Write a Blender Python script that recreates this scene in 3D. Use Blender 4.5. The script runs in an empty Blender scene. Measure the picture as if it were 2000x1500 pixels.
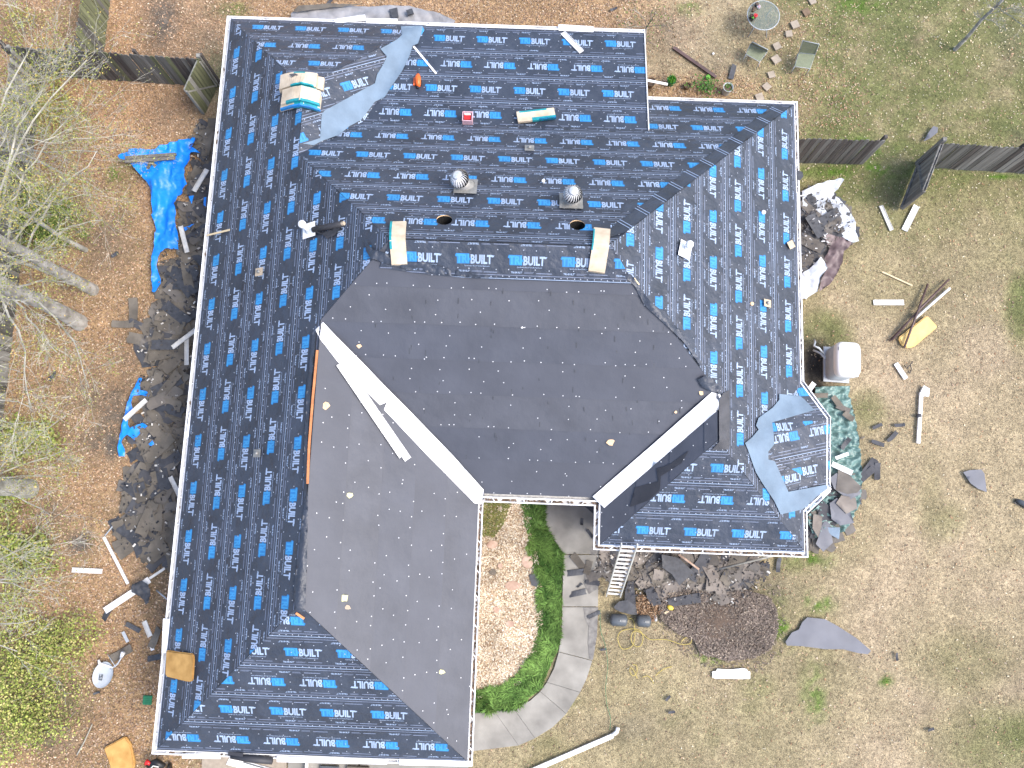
import bpy, bmesh, math, random
import numpy as np
from mathutils import Vector, Matrix, noise
from mathutils.geometry import delaunay_2d_cdt
random.seed(7); rng = np.random.default_rng(7)
S = bpy.context.scene

# ---------------------------------------------------------------- camera, sky, sun, exposure
CAM_H = 24.0; TILT = math.radians(9.5); FPX = 1600.0; YAW = math.radians(-2.05)
cam = bpy.data.objects.new('camera', bpy.data.cameras.new('camera'))
S.collection.objects.link(cam)
cam.location = (0, 0, CAM_H); cam.rotation_euler = (TILT, 0, 0)
cam.data.sensor_width = 36; cam.data.lens = 36 * FPX / 2000; cam.data.clip_end = 3000
S.camera = cam
SUN_EL = math.radians(55); SUN_AZ = math.radians(-18)      # azimuth from +X, counter-clockwise
sd = Vector((math.cos(SUN_EL) * math.cos(SUN_AZ), math.cos(SUN_EL) * math.sin(SUN_AZ), math.sin(SUN_EL)))
W = bpy.data.worlds.new('World'); S.world = W; W.use_nodes = True
wn = W.node_tree; bg = wn.nodes['Background']
sky = wn.nodes.new('ShaderNodeTexSky'); sky.sky_type = 'NISHITA'; sky.sun_disc = False
sky.sun_elevation = SUN_EL; sky.sun_rotation = math.pi / 2 - SUN_AZ
sky.air_density = 1.0; sky.dust_density = 3.0; sky.ozone_density = 1.0
wn.links.new(sky.outputs[0], bg.inputs[0]); bg.inputs[1].default_value = 0.15
sl = bpy.data.lights.new('sun', 'SUN'); sl.energy = 1.2; sl.angle = math.radians(24); sl.color = (1, .965, .92)
so = bpy.data.objects.new('sun', sl); S.collection.objects.link(so)
so.rotation_euler = sd.to_track_quat('Z', 'Y').to_euler()
S.view_settings.view_transform = 'Standard'; S.view_settings.look = 'None'
S.view_settings.exposure = 1.4; S.view_settings.gamma = 1; S.view_settings.use_curve_mapping = False

# ---------------------------------------------------------------- geometry of the place
ct, st = math.cos(TILT), math.sin(TILT); cy_, sy_ = math.cos(YAW), math.sin(YAW)
def P(u, v, z=0.0):
    """world point at height z seen at photo pixel (u, v) of 2000 x 1500"""
    x, y, w = (u - 1000) / FPX, -(v - 750) / FPX, -1.0
    y, w = ct * y - st * w, st * y + ct * w
    k = (z - CAM_H) / w
    return Vector((x * k, y * k, z))
def proj(x, y, z=0.0):
    q = z - CAM_H; yy = ct * y + st * q; ww = -st * y + ct * q
    return 1000 + FPX * x / -ww, 750 - FPX * yy / -ww
def HW(x, y, z=0.0): return Vector((cy_ * x - sy_ * y, sy_ * x + cy_ * y, z))
def WH(p): return (cy_ * p[0] + sy_ * p[1], -sy_ * p[0] + cy_ * p[1])

EZ = 2.6; K = .62; KT = .58; KX = .26
X0, X1, XR, XL = -8.66, -.76, 7.6, 2.19      # left eave, left wing right eave, right eave, right wing left eave
YT, YB, YF, YL, YR = 13.96, 11.9, .6, -5.97, -.6
XS, XE = -2.86, 3.28
APT = (-5.76, 10.86); STB = (-5.76, 9.0); ML = (-3.01, 6.25); MR = (1.95, 6.25)
LT = (-4.71, 4.55); LB = (-4.71, -2.02); RT = (4.895, 3.305); RBt = (4.895, 2.105)
YTIE = (K * YB - KX * YT) / (K - KX); ZT = EZ + KX * (YT - YTIE); XV = XS - (ZT - EZ) / K
BP = Vector((5.79, 2.08, EZ + K * (XR - 5.79)))
BE = [Vector((XR, 3.92, EZ)), Vector((8.28, 2.99, EZ)), Vector((8.22, 1.05, EZ)), Vector((XR, .46, EZ))]
def tri_z(p, a, b, c):
    d = (b[1]-c[1])*(a[0]-c[0]) + (c[0]-b[0])*(a[1]-c[1])
    l1 = ((b[1]-c[1])*(p[0]-c[0]) + (c[0]-b[0])*(p[1]-c[1])) / d
    l2 = ((c[1]-a[1])*(p[0]-c[0]) + (a[0]-c[0])*(p[1]-c[1])) / d
    l3 = 1 - l1 - l2
    if min(l1, l2, l3) < -1e-4: return -9
    return l1*a[2] + l2*b[2] + l3*c[2]
def roofz(x, y):
    z = -9
    if X0 <= x <= XR and YF-.2 <= y <= YB: z = max(z, EZ + K*min(x-X0, XR-x, YB-y, y-YF))
    if X0 <= x <= X1 and YL <= y <= 6: z = max(z, EZ + K*min(x-X0, X1-x, y-YL))
    if XL-.1 <= x <= XR and YR-.1 <= y <= 6: z = max(z, EZ + K*min(x-XL, XR-x, y-YR))
    if X0 <= x <= XS and 6 <= y <= YT: z = max(z, min(EZ + K*min(x-X0, XS-x), EZ + KT*(YT-y)))
    if XV-.3 <= x <= XE and YTIE-.05 <= y <= YT and EZ+KX*(YT-y) > EZ+K*(XS-x): z = max(z, EZ + KX*(YT-y))
    for a, b in ((0, 1), (1, 2), (2, 3)): z = max(z, tri_z((x, y), BE[a], BE[b], BP))
    return z
def hit(u, v, off=0.0):
    """point of the roof seen at photo pixel (u, v), lifted by off"""
    zz = 7.0
    while zz > 2.2:
        p = P(u, v, zz)
        if roofz(*WH(p)) + off >= zz:
            lo, hi = zz, zz + .1
            for _ in range(14):
                m = (lo + hi) / 2
                if roofz(*WH(P(u, v, m))) + off >= m: lo = m
                else: hi = m
            return P(u, v, lo)
        zz -= .1
    return P(u, v, EZ + off)

# ---------------------------------------------------------------- materials
def new_mat(name):
    m = bpy.data.materials.new(name); m.use_nodes = True
    return m, m.node_tree, m.node_tree.nodes['Principled BSDF']
def mat(name, col, rough=.6, var=.25, scale=6.0, bump=.0, bscale=20.0, spec=.5, metal=0., col2=None, detail=5, stretch=None, bdist=.01):
    m, nt, b = new_mat(name)
    b.inputs['Roughness'].default_value = rough; b.inputs['Metallic'].default_value = metal
    b.inputs['Specular IOR Level'].default_value = spec
    geo = nt.nodes.new('ShaderNodeNewGeometry'); src = geo.outputs['Position']
    if stretch:
        mp = nt.nodes.new('ShaderNodeMapping'); mp.inputs['Scale'].default_value = stretch[:3]
        if len(stretch) > 3: mp.inputs['Rotation'].default_value = (0, 0, stretch[3])
        nt.links.new(src, mp.inputs[0]); src = mp.outputs[0]
    n = nt.nodes.new('ShaderNodeTexNoise'); n.inputs['Scale'].default_value = scale; n.inputs['Detail'].default_value = detail
    nt.links.new(src, n.inputs['Vector'])
    r = nt.nodes.new('ShaderNodeValToRGB'); r.color_ramp.elements[0].position = .3; r.color_ramp.elements[1].position = .7
    c2 = col2 or tuple(min(1, c * (1 + var)) for c in col)
    r.color_ramp.elements[0].color = (*[c * (1 - var) for c in col], 1); r.color_ramp.elements[1].color = (*c2, 1)
    nt.links.new(n.outputs[0], r.inputs[0]); nt.links.new(r.outputs[0], b.inputs['Base Color'])
    if bump:
        n2 = nt.nodes.new('ShaderNodeTexNoise'); n2.inputs['Scale'].default_value = bscale; n2.inputs['Detail'].default_value = 6
        nt.links.new(src, n2.inputs['Vector'])
        bp = nt.nodes.new('ShaderNodeBump'); bp.inputs['Strength'].default_value = bump; bp.inputs['Distance'].default_value = bdist
        nt.links.new(n2.outputs[0], bp.inputs['Height']); nt.links.new(bp.outputs[0], b.inputs['Normal'])
    return m
M = {}
M['under'] = mat('underlayment', (.033, .041, .059), .46, .25, 1.1, .9, 2.9, spec=.5, bdist=.08)
M['pblue'] = mat('print_blue', (.018, .165, .40), .5, .15, 3, .3, 2.2, bdist=.05)
M['pblue2'] = mat('print_light_blue', (.035, .24, .49), .5, .15, 3)
M['pwhite'] = mat('print_pale', (.29, .37, .51), .5, .15, 3)
M['pgrey'] = mat('print_grey', (.17, .20, .28), .5, .25, 3)
M['felt'] = mat('black_felt', (.066, .070, .086), .55, .12, .9, .35, 3, spec=.4, bdist=.03)
M['felt_b'] = mat('black_felt_weathered', (.070, .0735, .088), .56, .13, 1.4, .4, 4, spec=.4, bdist=.04)
M['felt_c'] = mat('black_felt_fresh', (.063, .0675, .084), .54, .12, 1.1, .4, 3, spec=.4, bdist=.04)
M['feltdark'] = mat('dark_felt', (.03, .03, .035), .6, .25, 1.5, .3, 5, bdist=.03)
M['cap'] = mat('cap_plastic', (.36, .39, .46), .5, .1, 2)
M['capw'] = mat('cap_plastic_white', (.68, .68, .69), .5, .1, 2)
M['memb'] = mat('blue_grey_membrane', (.145, .20, .262), .6, .16, 2.0, .4, 7, bdist=.03, spec=.3)
M['white'] = mat('white_metal', (.80, .80, .80), .4, .04, 4)
M['whited'] = mat('dirty_white_metal', (.62, .60, .57), .5, .18, 14, col2=(.78, .77, .75))
M['offwhite'] = mat('vented_vinyl', (.56, .55, .52), .5, .12, 9)
M['gutfloor'] = mat('gutter_floor', (.52, .50, .48), .6, .3, 5, col2=(.70, .69, .67))
M['debris'] = mat('gutter_debris', (.07, .05, .038), .9, .5, 9, .8, 40, col2=(.22, .15, .10))
M['wall'] = mat('brick_wall', (.30, .20, .15), .9, .2, 9, .3, 30)
M['wood'] = mat('fence_wood', (.085, .08, .07), .9, .35, 5, .5, 30, stretch=(2.2, 2.2, .10), col2=(.16, .155, .14))
M['wood_b'] = mat('light_fence_wood', (.15, .14, .125), .9, .35, 5, .5, 30, stretch=(2.2, 2.2, .10), col2=(.25, .24, .22))
M['wood_moss'] = mat('mossy_wood', (.095, .10, .055), .9, .35, 5, .5, 30, stretch=(2.2, 2.2, .10), col2=(.18, .19, .10))
M['wood_pale'] = mat('pale_wood', (.24, .235, .21), .9, .3, 7, .4, 30, stretch=(1, 1, .3))
M['wood_dark'] = mat('dark_wood', (.055, .046, .042), .9, .35, 6, .5, 30, stretch=(2.2, 2.2, .10), col2=(.12, .105, .095))
M['bark'] = mat('bark', (.27, .25, .215), .9, .3, 4, .9, 18, col2=(.46, .44, .40), bdist=.03)
M['barkp'] = mat('pale_bark', (.30, .29, .24), .9, .3, 3, .6, 14, col2=(.5, .49, .43))
M['twig'] = mat('pale_twig', (.30, .285, .225), .9, .3, 3, col2=(.48, .455, .38))
M['twigd'] = mat('grey_twig', (.22, .205, .175), .9, .3, 3, col2=(.38, .36, .31))
M['sh_a'] = mat('charcoal_shingle', (.062, .063, .070), .85, .25, 3, .4, 120)
M['sh_b'] = mat('brown_shingle', (.105, .092, .075), .9, .2, 2.2, .4, 120, col2=(.165, .145, .118))
M['sh_c'] = mat('black_felt_scrap', (.045, .048, .056), .6, .3, 9, .3, 20)
M['sh_e'] = mat('faded_brown_shingle', (.17, .148, .13), .9, .15, 2.2, .4, 120, col2=(.25, .22, .19))
M['sh_d'] = mat('grey_shingle', (.135, .122, .108), .9, .2, 2.2, .4, 120)
M['tarpb'] = mat('blue_tarp', (.006, .20, .76), .42, .1, 1.2, .3, 14, col2=(.01, .27, .88), bdist=.03)
M['tarpt'] = mat('teal_tarp', (.095, .18, .165), .38, .12, 2, .4, 12, col2=(.15, .255, .235), bdist=.02)
M['tarps'] = mat('silver_tarp', (.48, .52, .57), .33, .1, 3, .4, 12, col2=(.60, .63, .67), bdist=.02)
M['tarpr'] = mat('brown_tarp', (.12, .085, .085), .5, .12, 4, .4, 12, col2=(.16, .115, .115), bdist=.02)
M['tarpg'] = mat('grey_tarp', (.26, .26, .27), .5, .25, 3, .5, 6, bdist=.03)
M['conc'] = mat('concrete', (.235, .222, .195), .9, .25, 1.5, .3, 40, col2=(.315, .30, .265))
M['stone'] = mat('paver', (.32, .27, .21), .9, .15, 8, .3, 60)
M['flag'] = mat('pink_flagstone', (.40, .26, .19), .9, .25, 5, .5, 30, col2=(.50, .37, .29))
M['foam'] = mat('yellow_foam', (.45, .235, .06), .95, .2, 3, .5, 25, col2=(.58, .34, .11))
M['foaml'] = mat('pale_yellow_foam', (.75, .52, .2), .95, .15, 4, .5, 25)
M['scrapy'] = mat('yellow_scrap', (.75, .72, .35), .9, .1, 8)
M['scrapo'] = mat('wood_chip', (.75, .52, .30), .9, .2, 20)
M['kraft'] = mat('kraft_wrap', (.50, .40, .28), .7, .12, 4, .3, 9, col2=(.62, .52, .39))
M['kraft2'] = mat('kraft_wrap_side', (.45, .36, .26), .8, .12, 9)
M['teal'] = mat('teal_wrap_print', (.01, .25, .28), .4, .2, 8)
M['bluew'] = mat('blue_wrap_print', (.02, .20, .5), .4, .2, 8)
M['galv'] = mat('galvanised', (.66, .66, .66), .35, .12, 6, metal=.45)
M['galvd'] = mat('weathered_galvanised', (.26, .255, .24), .5, .2, 8, .2, 30, metal=.3)
M['black'] = mat('black_plastic', (.012, .012, .014), .45, .2, 8)
M['void'] = mat('attic_dark', (.004, .004, .004), 1, .1, 3)
M['dgrey'] = mat('dark_grey_plastic', (.075, .085, .095), .4, .2, 5)
M['orange'] = mat('orange_plastic', (.75, .13, .02), .4, .15, 8)
M['cedar'] = mat('cedar_lath', (.50, .19, .07), .7, .2, 6)
M['red'] = mat('red_plastic', (.6, .02, .02), .4, .1, 8)
M['pink'] = mat('pink_plastic', (.60, .38, .42), .4, .1, 8)
M['yellow'] = mat('yellow_hose', (.42, .33, .08), .5, .1, 5)
M['yellowp'] = mat('yellow_plastic', (.75, .55, .08), .5, .1, 5)
M['greenb'] = mat('green_plastic', (.015, .16, .07), .5, .15, 8)
M['limeb'] = mat('bright_green_leaves', (.10, .30, .03), .7, .4, 20)
M['alu'] = mat('aluminium', (.60, .60, .55), .45, .1, 5, metal=.2)
M['brownm'] = mat('brown_metal', (.09, .055, .05), .5, .3, 4)
M['tan'] = mat('tan_wood', (.60, .48, .30), .8, .1, 5)
M['terra'] = mat('terracotta', (.16, .11, .07), .9, .2, 8)
M['soil'] = mat('potting_soil', (.10, .07, .05), .95, .4, 20)
M['dish'] = mat('dish_grey', (.40, .43, .46), .5, .1, 5)
M['potw'] = mat('grey_pot', (.45, .47, .49), .5, .1, 5)
M['flowerr'] = mat('red_flower', (.5, .03, .05), .8, .2, 8)
m, nt, b = new_mat('frosted_glass'); b.inputs['Base Color'].default_value = (.17, .21, .18, 1)
b.inputs['Roughness'].default_value = .25; b.inputs['Alpha'].default_value = .38; M['glass'] = m
M['mesh'] = m2 = mat('pale_mesh_fabric', (.21, .24, .16), .8, .15, 30, .3, 120)
m2.node_tree.nodes['Principled BSDF'].inputs['Alpha'].default_value = .72
def tint_mat(name, rough=.85, noise_amt=0.0):
    m, nt, b = new_mat(name); b.inputs['Roughness'].default_value = rough; b.inputs['Specular IOR Level'].default_value = .25
    a = nt.nodes.new('ShaderNodeAttribute'); a.attribute_name = 'tint'
    nt.links.new(a.outputs['Color'], b.inputs['Base Color']); return m
M['tint'] = tint_mat('mixed_plant_matter')
# ground: zone colours of soil / litter / turf and painted cabinet shade carried by the sheet, broken up by procedural noise
m, nt, b = new_mat('ground'); b.inputs['Roughness'].default_value = .95; b.inputs['Specular IOR Level'].default_value = .15
a = nt.nodes.new('ShaderNodeAttribute'); a.attribute_name = 'tint'
geo = nt.nodes.new('ShaderNodeNewGeometry')
last = a.outputs['Color']
for sc, lo, hi in ((1.6, .80, 1.18), (9, .72, 1.28), (34, .55, 1.45)):
    n = nt.nodes.new('ShaderNodeTexNoise'); n.inputs['Scale'].default_value = sc; n.inputs['Detail'].default_value = 6
    nt.links.new(geo.outputs['Position'], n.inputs['Vector'])
    mr = nt.nodes.new('ShaderNodeMapRange'); mr.inputs[1].default_value = .3; mr.inputs[2].default_value = .7
    mr.inputs[3].default_value = lo; mr.inputs[4].default_value = hi; nt.links.new(n.outputs[0], mr.inputs[0])
    vm = nt.nodes.new('ShaderNodeVectorMath'); vm.operation = 'SCALE'
    nt.links.new(last, vm.inputs[0]); nt.links.new(mr.outputs[0], vm.inputs['Scale']); last = vm.outputs[0]
nt.links.new(last, b.inputs['Base Color'])
bp = nt.nodes.new('ShaderNodeBump'); bp.inputs['Strength'].default_value = .8; bp.inputs['Distance'].default_value = .03
nt.links.new(n.outputs[0], bp.inputs['Height']); nt.links.new(bp.outputs[0], b.inputs['Normal'])
M['ground'] = m

# ---------------------------------------------------------------- object helpers
ORG = {}
def thing(name, label, cat, loc, group=None, kind=None):
    o = bpy.data.objects.new(name, None); S.collection.objects.link(o)
    o.location = loc; o.empty_display_size = .2; ORG[o.name] = Vector(loc)
    o['label'] = label; o['category'] = cat
    if group: o['group'] = group
    if kind: o['kind'] = kind
    return o
class MB:
    def __init__(s): s.v = []; s.f = []; s.m = []
    def add(s, vs, fs, mi=0):
        n = len(s.v); s.v += [tuple(p) for p in vs]; s.f += [tuple(i + n for i in f) for f in fs]; s.m += [mi] * len(fs)
    def prism(s, poly, z0, z1, mi=0, zf=None):
        """poly of 2D/3D points extruded between z0 and z1 (relative to each point's own z when zf)"""
        n = len(poly); a = sum(poly[i][0]*poly[(i+1) % n][1] - poly[(i+1) % n][0]*poly[i][1] for i in range(n))
        if a < 0: poly = poly[::-1]
        zz = [p[2] if len(p) > 2 and zf else 0 for p in poly]
        vs = [(p[0], p[1], z0 + z) for p, z in zip(poly, zz)] + [(p[0], p[1], z1 + z) for p, z in zip(poly, zz)]
        s.add(vs, [tuple(range(n - 1, -1, -1)), tuple(range(n, 2*n))] + [(i, (i+1) % n, n + (i+1) % n, n + i) for i in range(n)], mi)
    def beam(s, a, b, w, h, mi=0, up=(0, 0, 1), bulge=0):
        """box from a to b, w wide, h high, resting on the line a-b"""
        a, b = Vector(a), Vector(b); d = (b - a); 
        if d.length < 1e-6: return
        d.normalize(); up = Vector(up); sx = d.cross(up)
        if sx.length < 1e-4: sx = Vector((1, 0, 0))
        sx.normalize(); u = sx.cross(d); sx *= w / 2
        vs = [a - sx, a + sx, b + sx, b - sx, a - sx + u*h, a + sx + u*h, b + sx + u*h, b - sx + u*h]
        s.add(vs, [(0, 3, 2, 1), (4, 5, 6, 7), (0, 1, 5, 4), (1, 2, 6, 5), (2, 3, 7, 6), (3, 0, 4, 7)], mi)
    def box(s, c, sx, sy, sz, rot=0, mi=0):
        d = Vector((math.cos(rot), math.sin(rot), 0)) * sx / 2; c = Vector(c)
        s.beam(c - d, c + d, sy, sz, mi)
    def tube(s, pts, rad, seg=8, mi=0, caps=True):
        pts = [Vector(p) for p in pts]; n = len(pts)
        if not hasattr(rad, '__len__'): rad = [rad] * n
        base = len(s.v); ref = None; rings = []
        for i, p in enumerate(pts):
            d = (pts[min(i+1, n-1)] - pts[max(i-1, 0)])
            if d.length < 1e-7: d = Vector((0, 0, 1))
            d.normalize()
            if ref is None: ref = d.orthogonal().normalized()
            ref = (ref - d * ref.dot(d)); ref = ref.normalized() if ref.length > 1e-5 else d.orthogonal().normalized()
            q = d.cross(ref)
            rings.append([p + (ref * math.cos(t) + q * math.sin(t)) * rad[i] for t in [2*math.pi*k/seg for k in range(seg)]])
        vs = [p for r in rings for p in r]
        fs = [(i*seg+k, i*seg+(k+1) % seg, (i+1)*seg+(k+1) % seg, (i+1)*seg+k) for i in range(n-1) for k in range(seg)]
        if caps: fs += [tuple(range(seg-1, -1, -1)), tuple((n-1)*seg + k for k in range(seg))]
        s.add(vs, fs, mi)
    def lathe(s, c, prof, seg=20, mi=0, axis=(0, 0, 1), squash=1, cap=True):
        c = Vector(c); R = Vector((0, 0, 1)).rotation_difference(Vector(axis)).to_matrix()
        vs = []; n = len(prof)
        for r, z in prof:
            for k in range(seg):
                t = 2*math.pi*k/seg; vs.append(c + R @ Vector((r*math.cos(t), r*math.sin(t)*squash, z)))
        fs = [(i*seg+k, i*seg+(k+1) % seg, (i+1)*seg+(k+1) % seg, (i+1)*seg+k) for i in range(n-1) for k in range(seg)]
        if cap: fs += [tuple(range(seg-1, -1, -1)), tuple((n-1)*seg + k for k in range(seg))]
        s.add(vs, fs, mi)
    def ball(s, c, r, seg=10, mi=0, sz=1):
        prof = [(max(.001, r*math.sin(math.pi*i/6)), -r*sz*math.cos(math.pi*i/6)) for i in range(7)]
        s.lathe(c, prof, seg, mi)
    def build(s, name, mats, parent=None, smooth=False, org=None, **tags):
        if not isinstance(mats, (list, tuple)): mats = [mats]
        o_ = ORG.get(parent.name) if parent else org
        if o_ is None:
            a = np.array(s.v, dtype=float); o_ = Vector(((a[:, 0].min()+a[:, 0].max())/2, (a[:, 1].min()+a[:, 1].max())/2, a[:, 2].min()))
        me = bpy.data.meshes.new(name)
        me.from_pydata([(x-o_[0], y-o_[1], z-o_[2]) for x, y, z in s.v], [], s.f)
        for mm in mats: me.materials.append(M[mm] if isinstance(mm, str) else mm)
        me.polygons.foreach_set('material_index', s.m)
        if smooth: me.polygons.foreach_set('use_smooth', [True] * len(me.polygons))
        me.update()
        o = bpy.data.objects.new(name, me); S.collection.objects.link(o)
        ORG[o.name] = Vector(o_)
        if parent: o.parent = parent
        else: o.location = o_
        for k, v in tags.items(): o[k] = v
        return o
def in_poly(x, y, poly):
    c = False; n = len(poly); j = n - 1
    for i in range(n):
        xi, yi = poly[i][0], poly[i][1]; xj, yj = poly[j][0], poly[j][1]
        if (yi > y) != (yj > y) and x < (xj-xi)*(y-yi)/(yj-yi) + xi: c = not c
        j = i
    return c
def sheet(poly, step, zfun, jit=.0):
    """triangulated sheet inside a 2D outline, z from zfun; the outline is resampled"""
    out = []
    n = len(poly)
    for i in range(n):
        a, b = poly[i], poly[(i+1) % n]; L = math.hypot(b[0]-a[0], b[1]-a[1]); k = max(1, int(L/step))
        for j in range(k): out.append(Vector((a[0]+(b[0]-a[0])*j/k, a[1]+(b[1]-a[1])*j/k)))
    no = len(out); xs = [p[0] for p in poly]; ys = [p[1] for p in poly]
    pts = list(out); y = min(ys) + step/2; row = 0
    while y < max(ys):
        x = min(xs) + step * (.5 if row % 2 else 1)
        while x < max(xs):
            qx, qy = x + random.uniform(-jit, jit)*step, y + random.uniform(-jit, jit)*step
            if in_poly(qx, qy, poly): pts.append(Vector((qx, qy)))
            x += step
        y += step * .87; row += 1
    vs, es, fs, *_ = delaunay_2d_cdt(pts, [(i, (i+1) % no) for i in range(no)], [], 0, 1e-4)
    keep = []
    for f in fs:
        cx = sum(vs[i][0] for i in f)/len(f); cyy = sum(vs[i][1] for i in f)/len(f)
        if in_poly(cx, cyy, poly): keep.append(tuple(f))
    return [(v[0], v[1], zfun(v[0], v[1])) for v in vs], keep
def wr(x, y, sc, seed=0, sx=1, sy=1):
    """ridged creases 0..1"""
    n = noise.noise(Vector((x*sc*sx, y*sc*sy, seed))); n2 = noise.noise(Vector((x*sc*2.3*sx+5, y*sc*2.3*sy, seed+9)))
    return (1-abs(n)*2.2)*.65 + (1-abs(n2)*2.2)*.35
def px(poly, z=0): return [P(u, v, z) for u, v in poly]

# ---------------------------------------------------------------- ground zones (in plan)
def ell(u, v, cx, cy, rx, ry, pw=1.6):
    d = ((u-cx)/rx)**2 + ((v-cy)/ry)**2
    return np.exp(-d**pw)
def sstep(x, a, b): t = np.clip((x-a)/(b-a), 0, 1); return t*t*(3-2*t)
C_LEAF = np.array((.345, .215, .120)); C_DRY = np.array((.315, .252, .163)); C_MID = np.array((.20, .185, .085))
C_GRN = np.array((.100, .125, .044)); C_LIME = np.array((.085, .155, .022)); C_SHADE = np.array((.028, .026, .024)); C_SOIL = np.array((.105, .09, .075))
NB = rng.random((64, 64))
def vnoise(x, y, s):
    x = x*s; y = y*s; i = np.floor(x).astype(int); j = np.floor(y).astype(int); fx = x-i; fy = y-j
    fx = fx*fx*(3-2*fx); fy = fy*fy*(3-2*fy)
    g = lambda a, b: NB[a % 64, b % 64]
    return (g(i, j)*(1-fx)+g(i+1, j)*fx)*(1-fy) + (g(i, j+1)*(1-fx)+g(i+1, j+1)*fx)*fy
def zones(x, y):
    u, v = proj(x, y)
    nz = .45*vnoise(x, y, .9) + .3*vnoise(x+7, y, 2.7) + .25*vnoise(x, y+3, 6.5)
    leaf = np.maximum.reduce([1 - sstep(u + 60*(nz-.5), 330, 470), (1-sstep(v, 40, 150))*(1-sstep(u, 1150, 1420))*.85,
        ell(u, v, 1370, 175, 130, 32)*.95, ell(u, v, 1600, 190, 90, 70)*.5, ell(u, v, 1560, 60, 120, 80)*.3])
    grn = .10 + .55*(1-sstep(v, 250, 720))*sstep(u, 1300, 1700) + .2*(1-sstep(u, 1560, 1750))*sstep(v, 300, 500)
    grn = grn * (0.35 + 1.3*nz)
    for e in ((1700, 20, 90, 40, .5), (1800, 125, 120, 70, .45), (1950, 120, 60, 160, .5), (1720, 440, 90, 60, .55), (1640, 370, 70, 60, .5), (1610, 650, 70, 70, .6),
              (1690, 800, 50, 50, .5), (1995, 600, 40, 90, .7), (1880, 1300, 130, 80, .35), (1990, 1450, 190, 90, .6), (1500, 1180, 60, 60, .5), (1840, 1020, 60, 50, .4), (1820, 990, 30, 120, .3),
              (1480, 1340, 60, 40, .5), (1560, 1100, 60, 30, .5), (1250, 1270, 60, 40, .25), (1080, 1460, 90, 40, .4), (1660, 1240, 200, 20, .1), (1470, 1380, 60, 30, .4), (1750, 540, 120, 60, .25),
              (240, 345, 34, 50, .7), (90, 440, 90, 70, .8), (250, 400, 30, 60, .5), (70, 1340, 130, 130, .8), (450, 20, 50, 20, .7), (115, 30, 60, 30, .5), (30, 870, 60, 120, .5), (420, 140, 30, 60, .5),
              (1200, 1380, 120, 60, .2), (300, 1250, 70, 90, .35), (260, 1180, 60, 50, .3), (60, 100, 80, 60, .35)):
        grn = np.maximum(grn, ell(u, v, *e[:4]) * e[4] * (.55 + .9*nz))
    lime = np.zeros_like(u)
    for e in ((1700, 285, 60, 22), (1660, 335, 110, 12), (1710, 330, 40, 16), (1528, 1225, 22, 45), (1590, 1360, 22, 50), (1385, 1285, 30, 14), (1600, 1175, 30, 20), (1730, 1330, 14, 10), (1680, 8, 45, 18),
              (1580, 1095, 40, 18), (225, 340, 20, 22), (1960, 345, 60, 7), (455, 18, 18, 14), (1345, 18, 22, 14), (1100, 1370, 25, 8), (65, 1350, 70, 90)):
        lime = np.maximum(lime, ell(u, v, *e, .8) * np.clip(3.4*(vnoise(x, y, 3.1)*.5+vnoise(x+5, y, 7.3)*.5)-1.05, 0, 1.1))
    soil = np.zeros_like(u)
    for e in ((20, 40, 60, 60, .35), (120, 60, 40, 50, .3), (395, 60, 60, 60, .45), (205, 480, 60, 90, .4), (160, 395, 60, 50, .3), (330, 225, 40, 60, .3), (90, 1000, 60, 40, .35), (260, 640, 40, 50, .3), (130, 1385, 60, 50, .4), (330, 1200, 60, 60, .35), (1480, 60, 60, 40, .35), (1300, 60, 60, 50, .3), (1395, 120, 50, 40, .3), (1230, 1245, 40, 30, .3), (1220, 1420, 60, 30, .3), (1500, 1150, 60, 30, .3), (318, 45, 48, 60, .75), (225, 800, 55, 90, .6), (185, 860, 60, 60, .5), (60, 1075, 50, 30, .6), (155, 1060, 30, 26, .7), (110, 1440, 60, 40, .6), (330, 120, 60, 40, .5), (250, 700, 50, 30, .5),
              (185, 770, 60, 50, .5), (1975, 90, 30, 60, .25), (300, 1030, 60, 220, .45), (1590, 715, 34, 50, .9), (190, 1330, 40, 20, .3), (250, 970, 40, 80, .4), (215, 870, 20, 40, .8), (1990, 280, 22, 30, .3)):  # soil entry beside the cabinet is partly painted shade
        soil = np.maximum(soil, ell(u, v, *e[:4], 1.0) * e[4] * (.35 + 1.9*nz))
    pink = sstep(.6*vnoise(x+3, y+9, .7)+.4*nz, .45, .75)[..., None]
    dry = C_DRY*(1-pink*.6) + np.array((.39, .30, .215))*pink*.6
    c = dry * (1-leaf[..., None]) + C_LEAF * leaf[..., None]
    c = c*(.84 + .30*vnoise(x+11, y+4, .33) + .10*vnoise(x, y, 1.7))[..., None]
    g = np.clip(grn, 0, 1)[..., None]
    gc = C_MID*(1-np.clip(g*1.2-.35, 0, 1)) + C_GRN*np.clip(g*1.2-.35, 0, 1)
    gw = np.clip(g*1.5, 0, 1) * (1 - .45*leaf[..., None]*(u[..., None] < 900))
    c = c*(1-gw) + gc*gw
    l = np.clip(lime*1.2-.1, 0, 1)[..., None]; c = c*(1-l) + C_LIME*l
    s_ = np.clip(soil, 0, 1)[..., None]; c = c*(1-s_) + C_SOIL*s_
    cab_shade = np.maximum(ell(u, v, 1592, 720, 26, 52, 2.5), ell(u, v, 1592, 764, 20, 20, 2))[..., None]; c = c*(1-cab_shade) + C_SHADE*cab_shade; soil = np.maximum(soil, cab_shade[..., 0])  # shade between wall and cabinet, painted into the ground colour
    return c, leaf, np.clip(grn, 0, 1), np.clip(lime, 0, 1), np.clip(soil, 0, 1)
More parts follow.
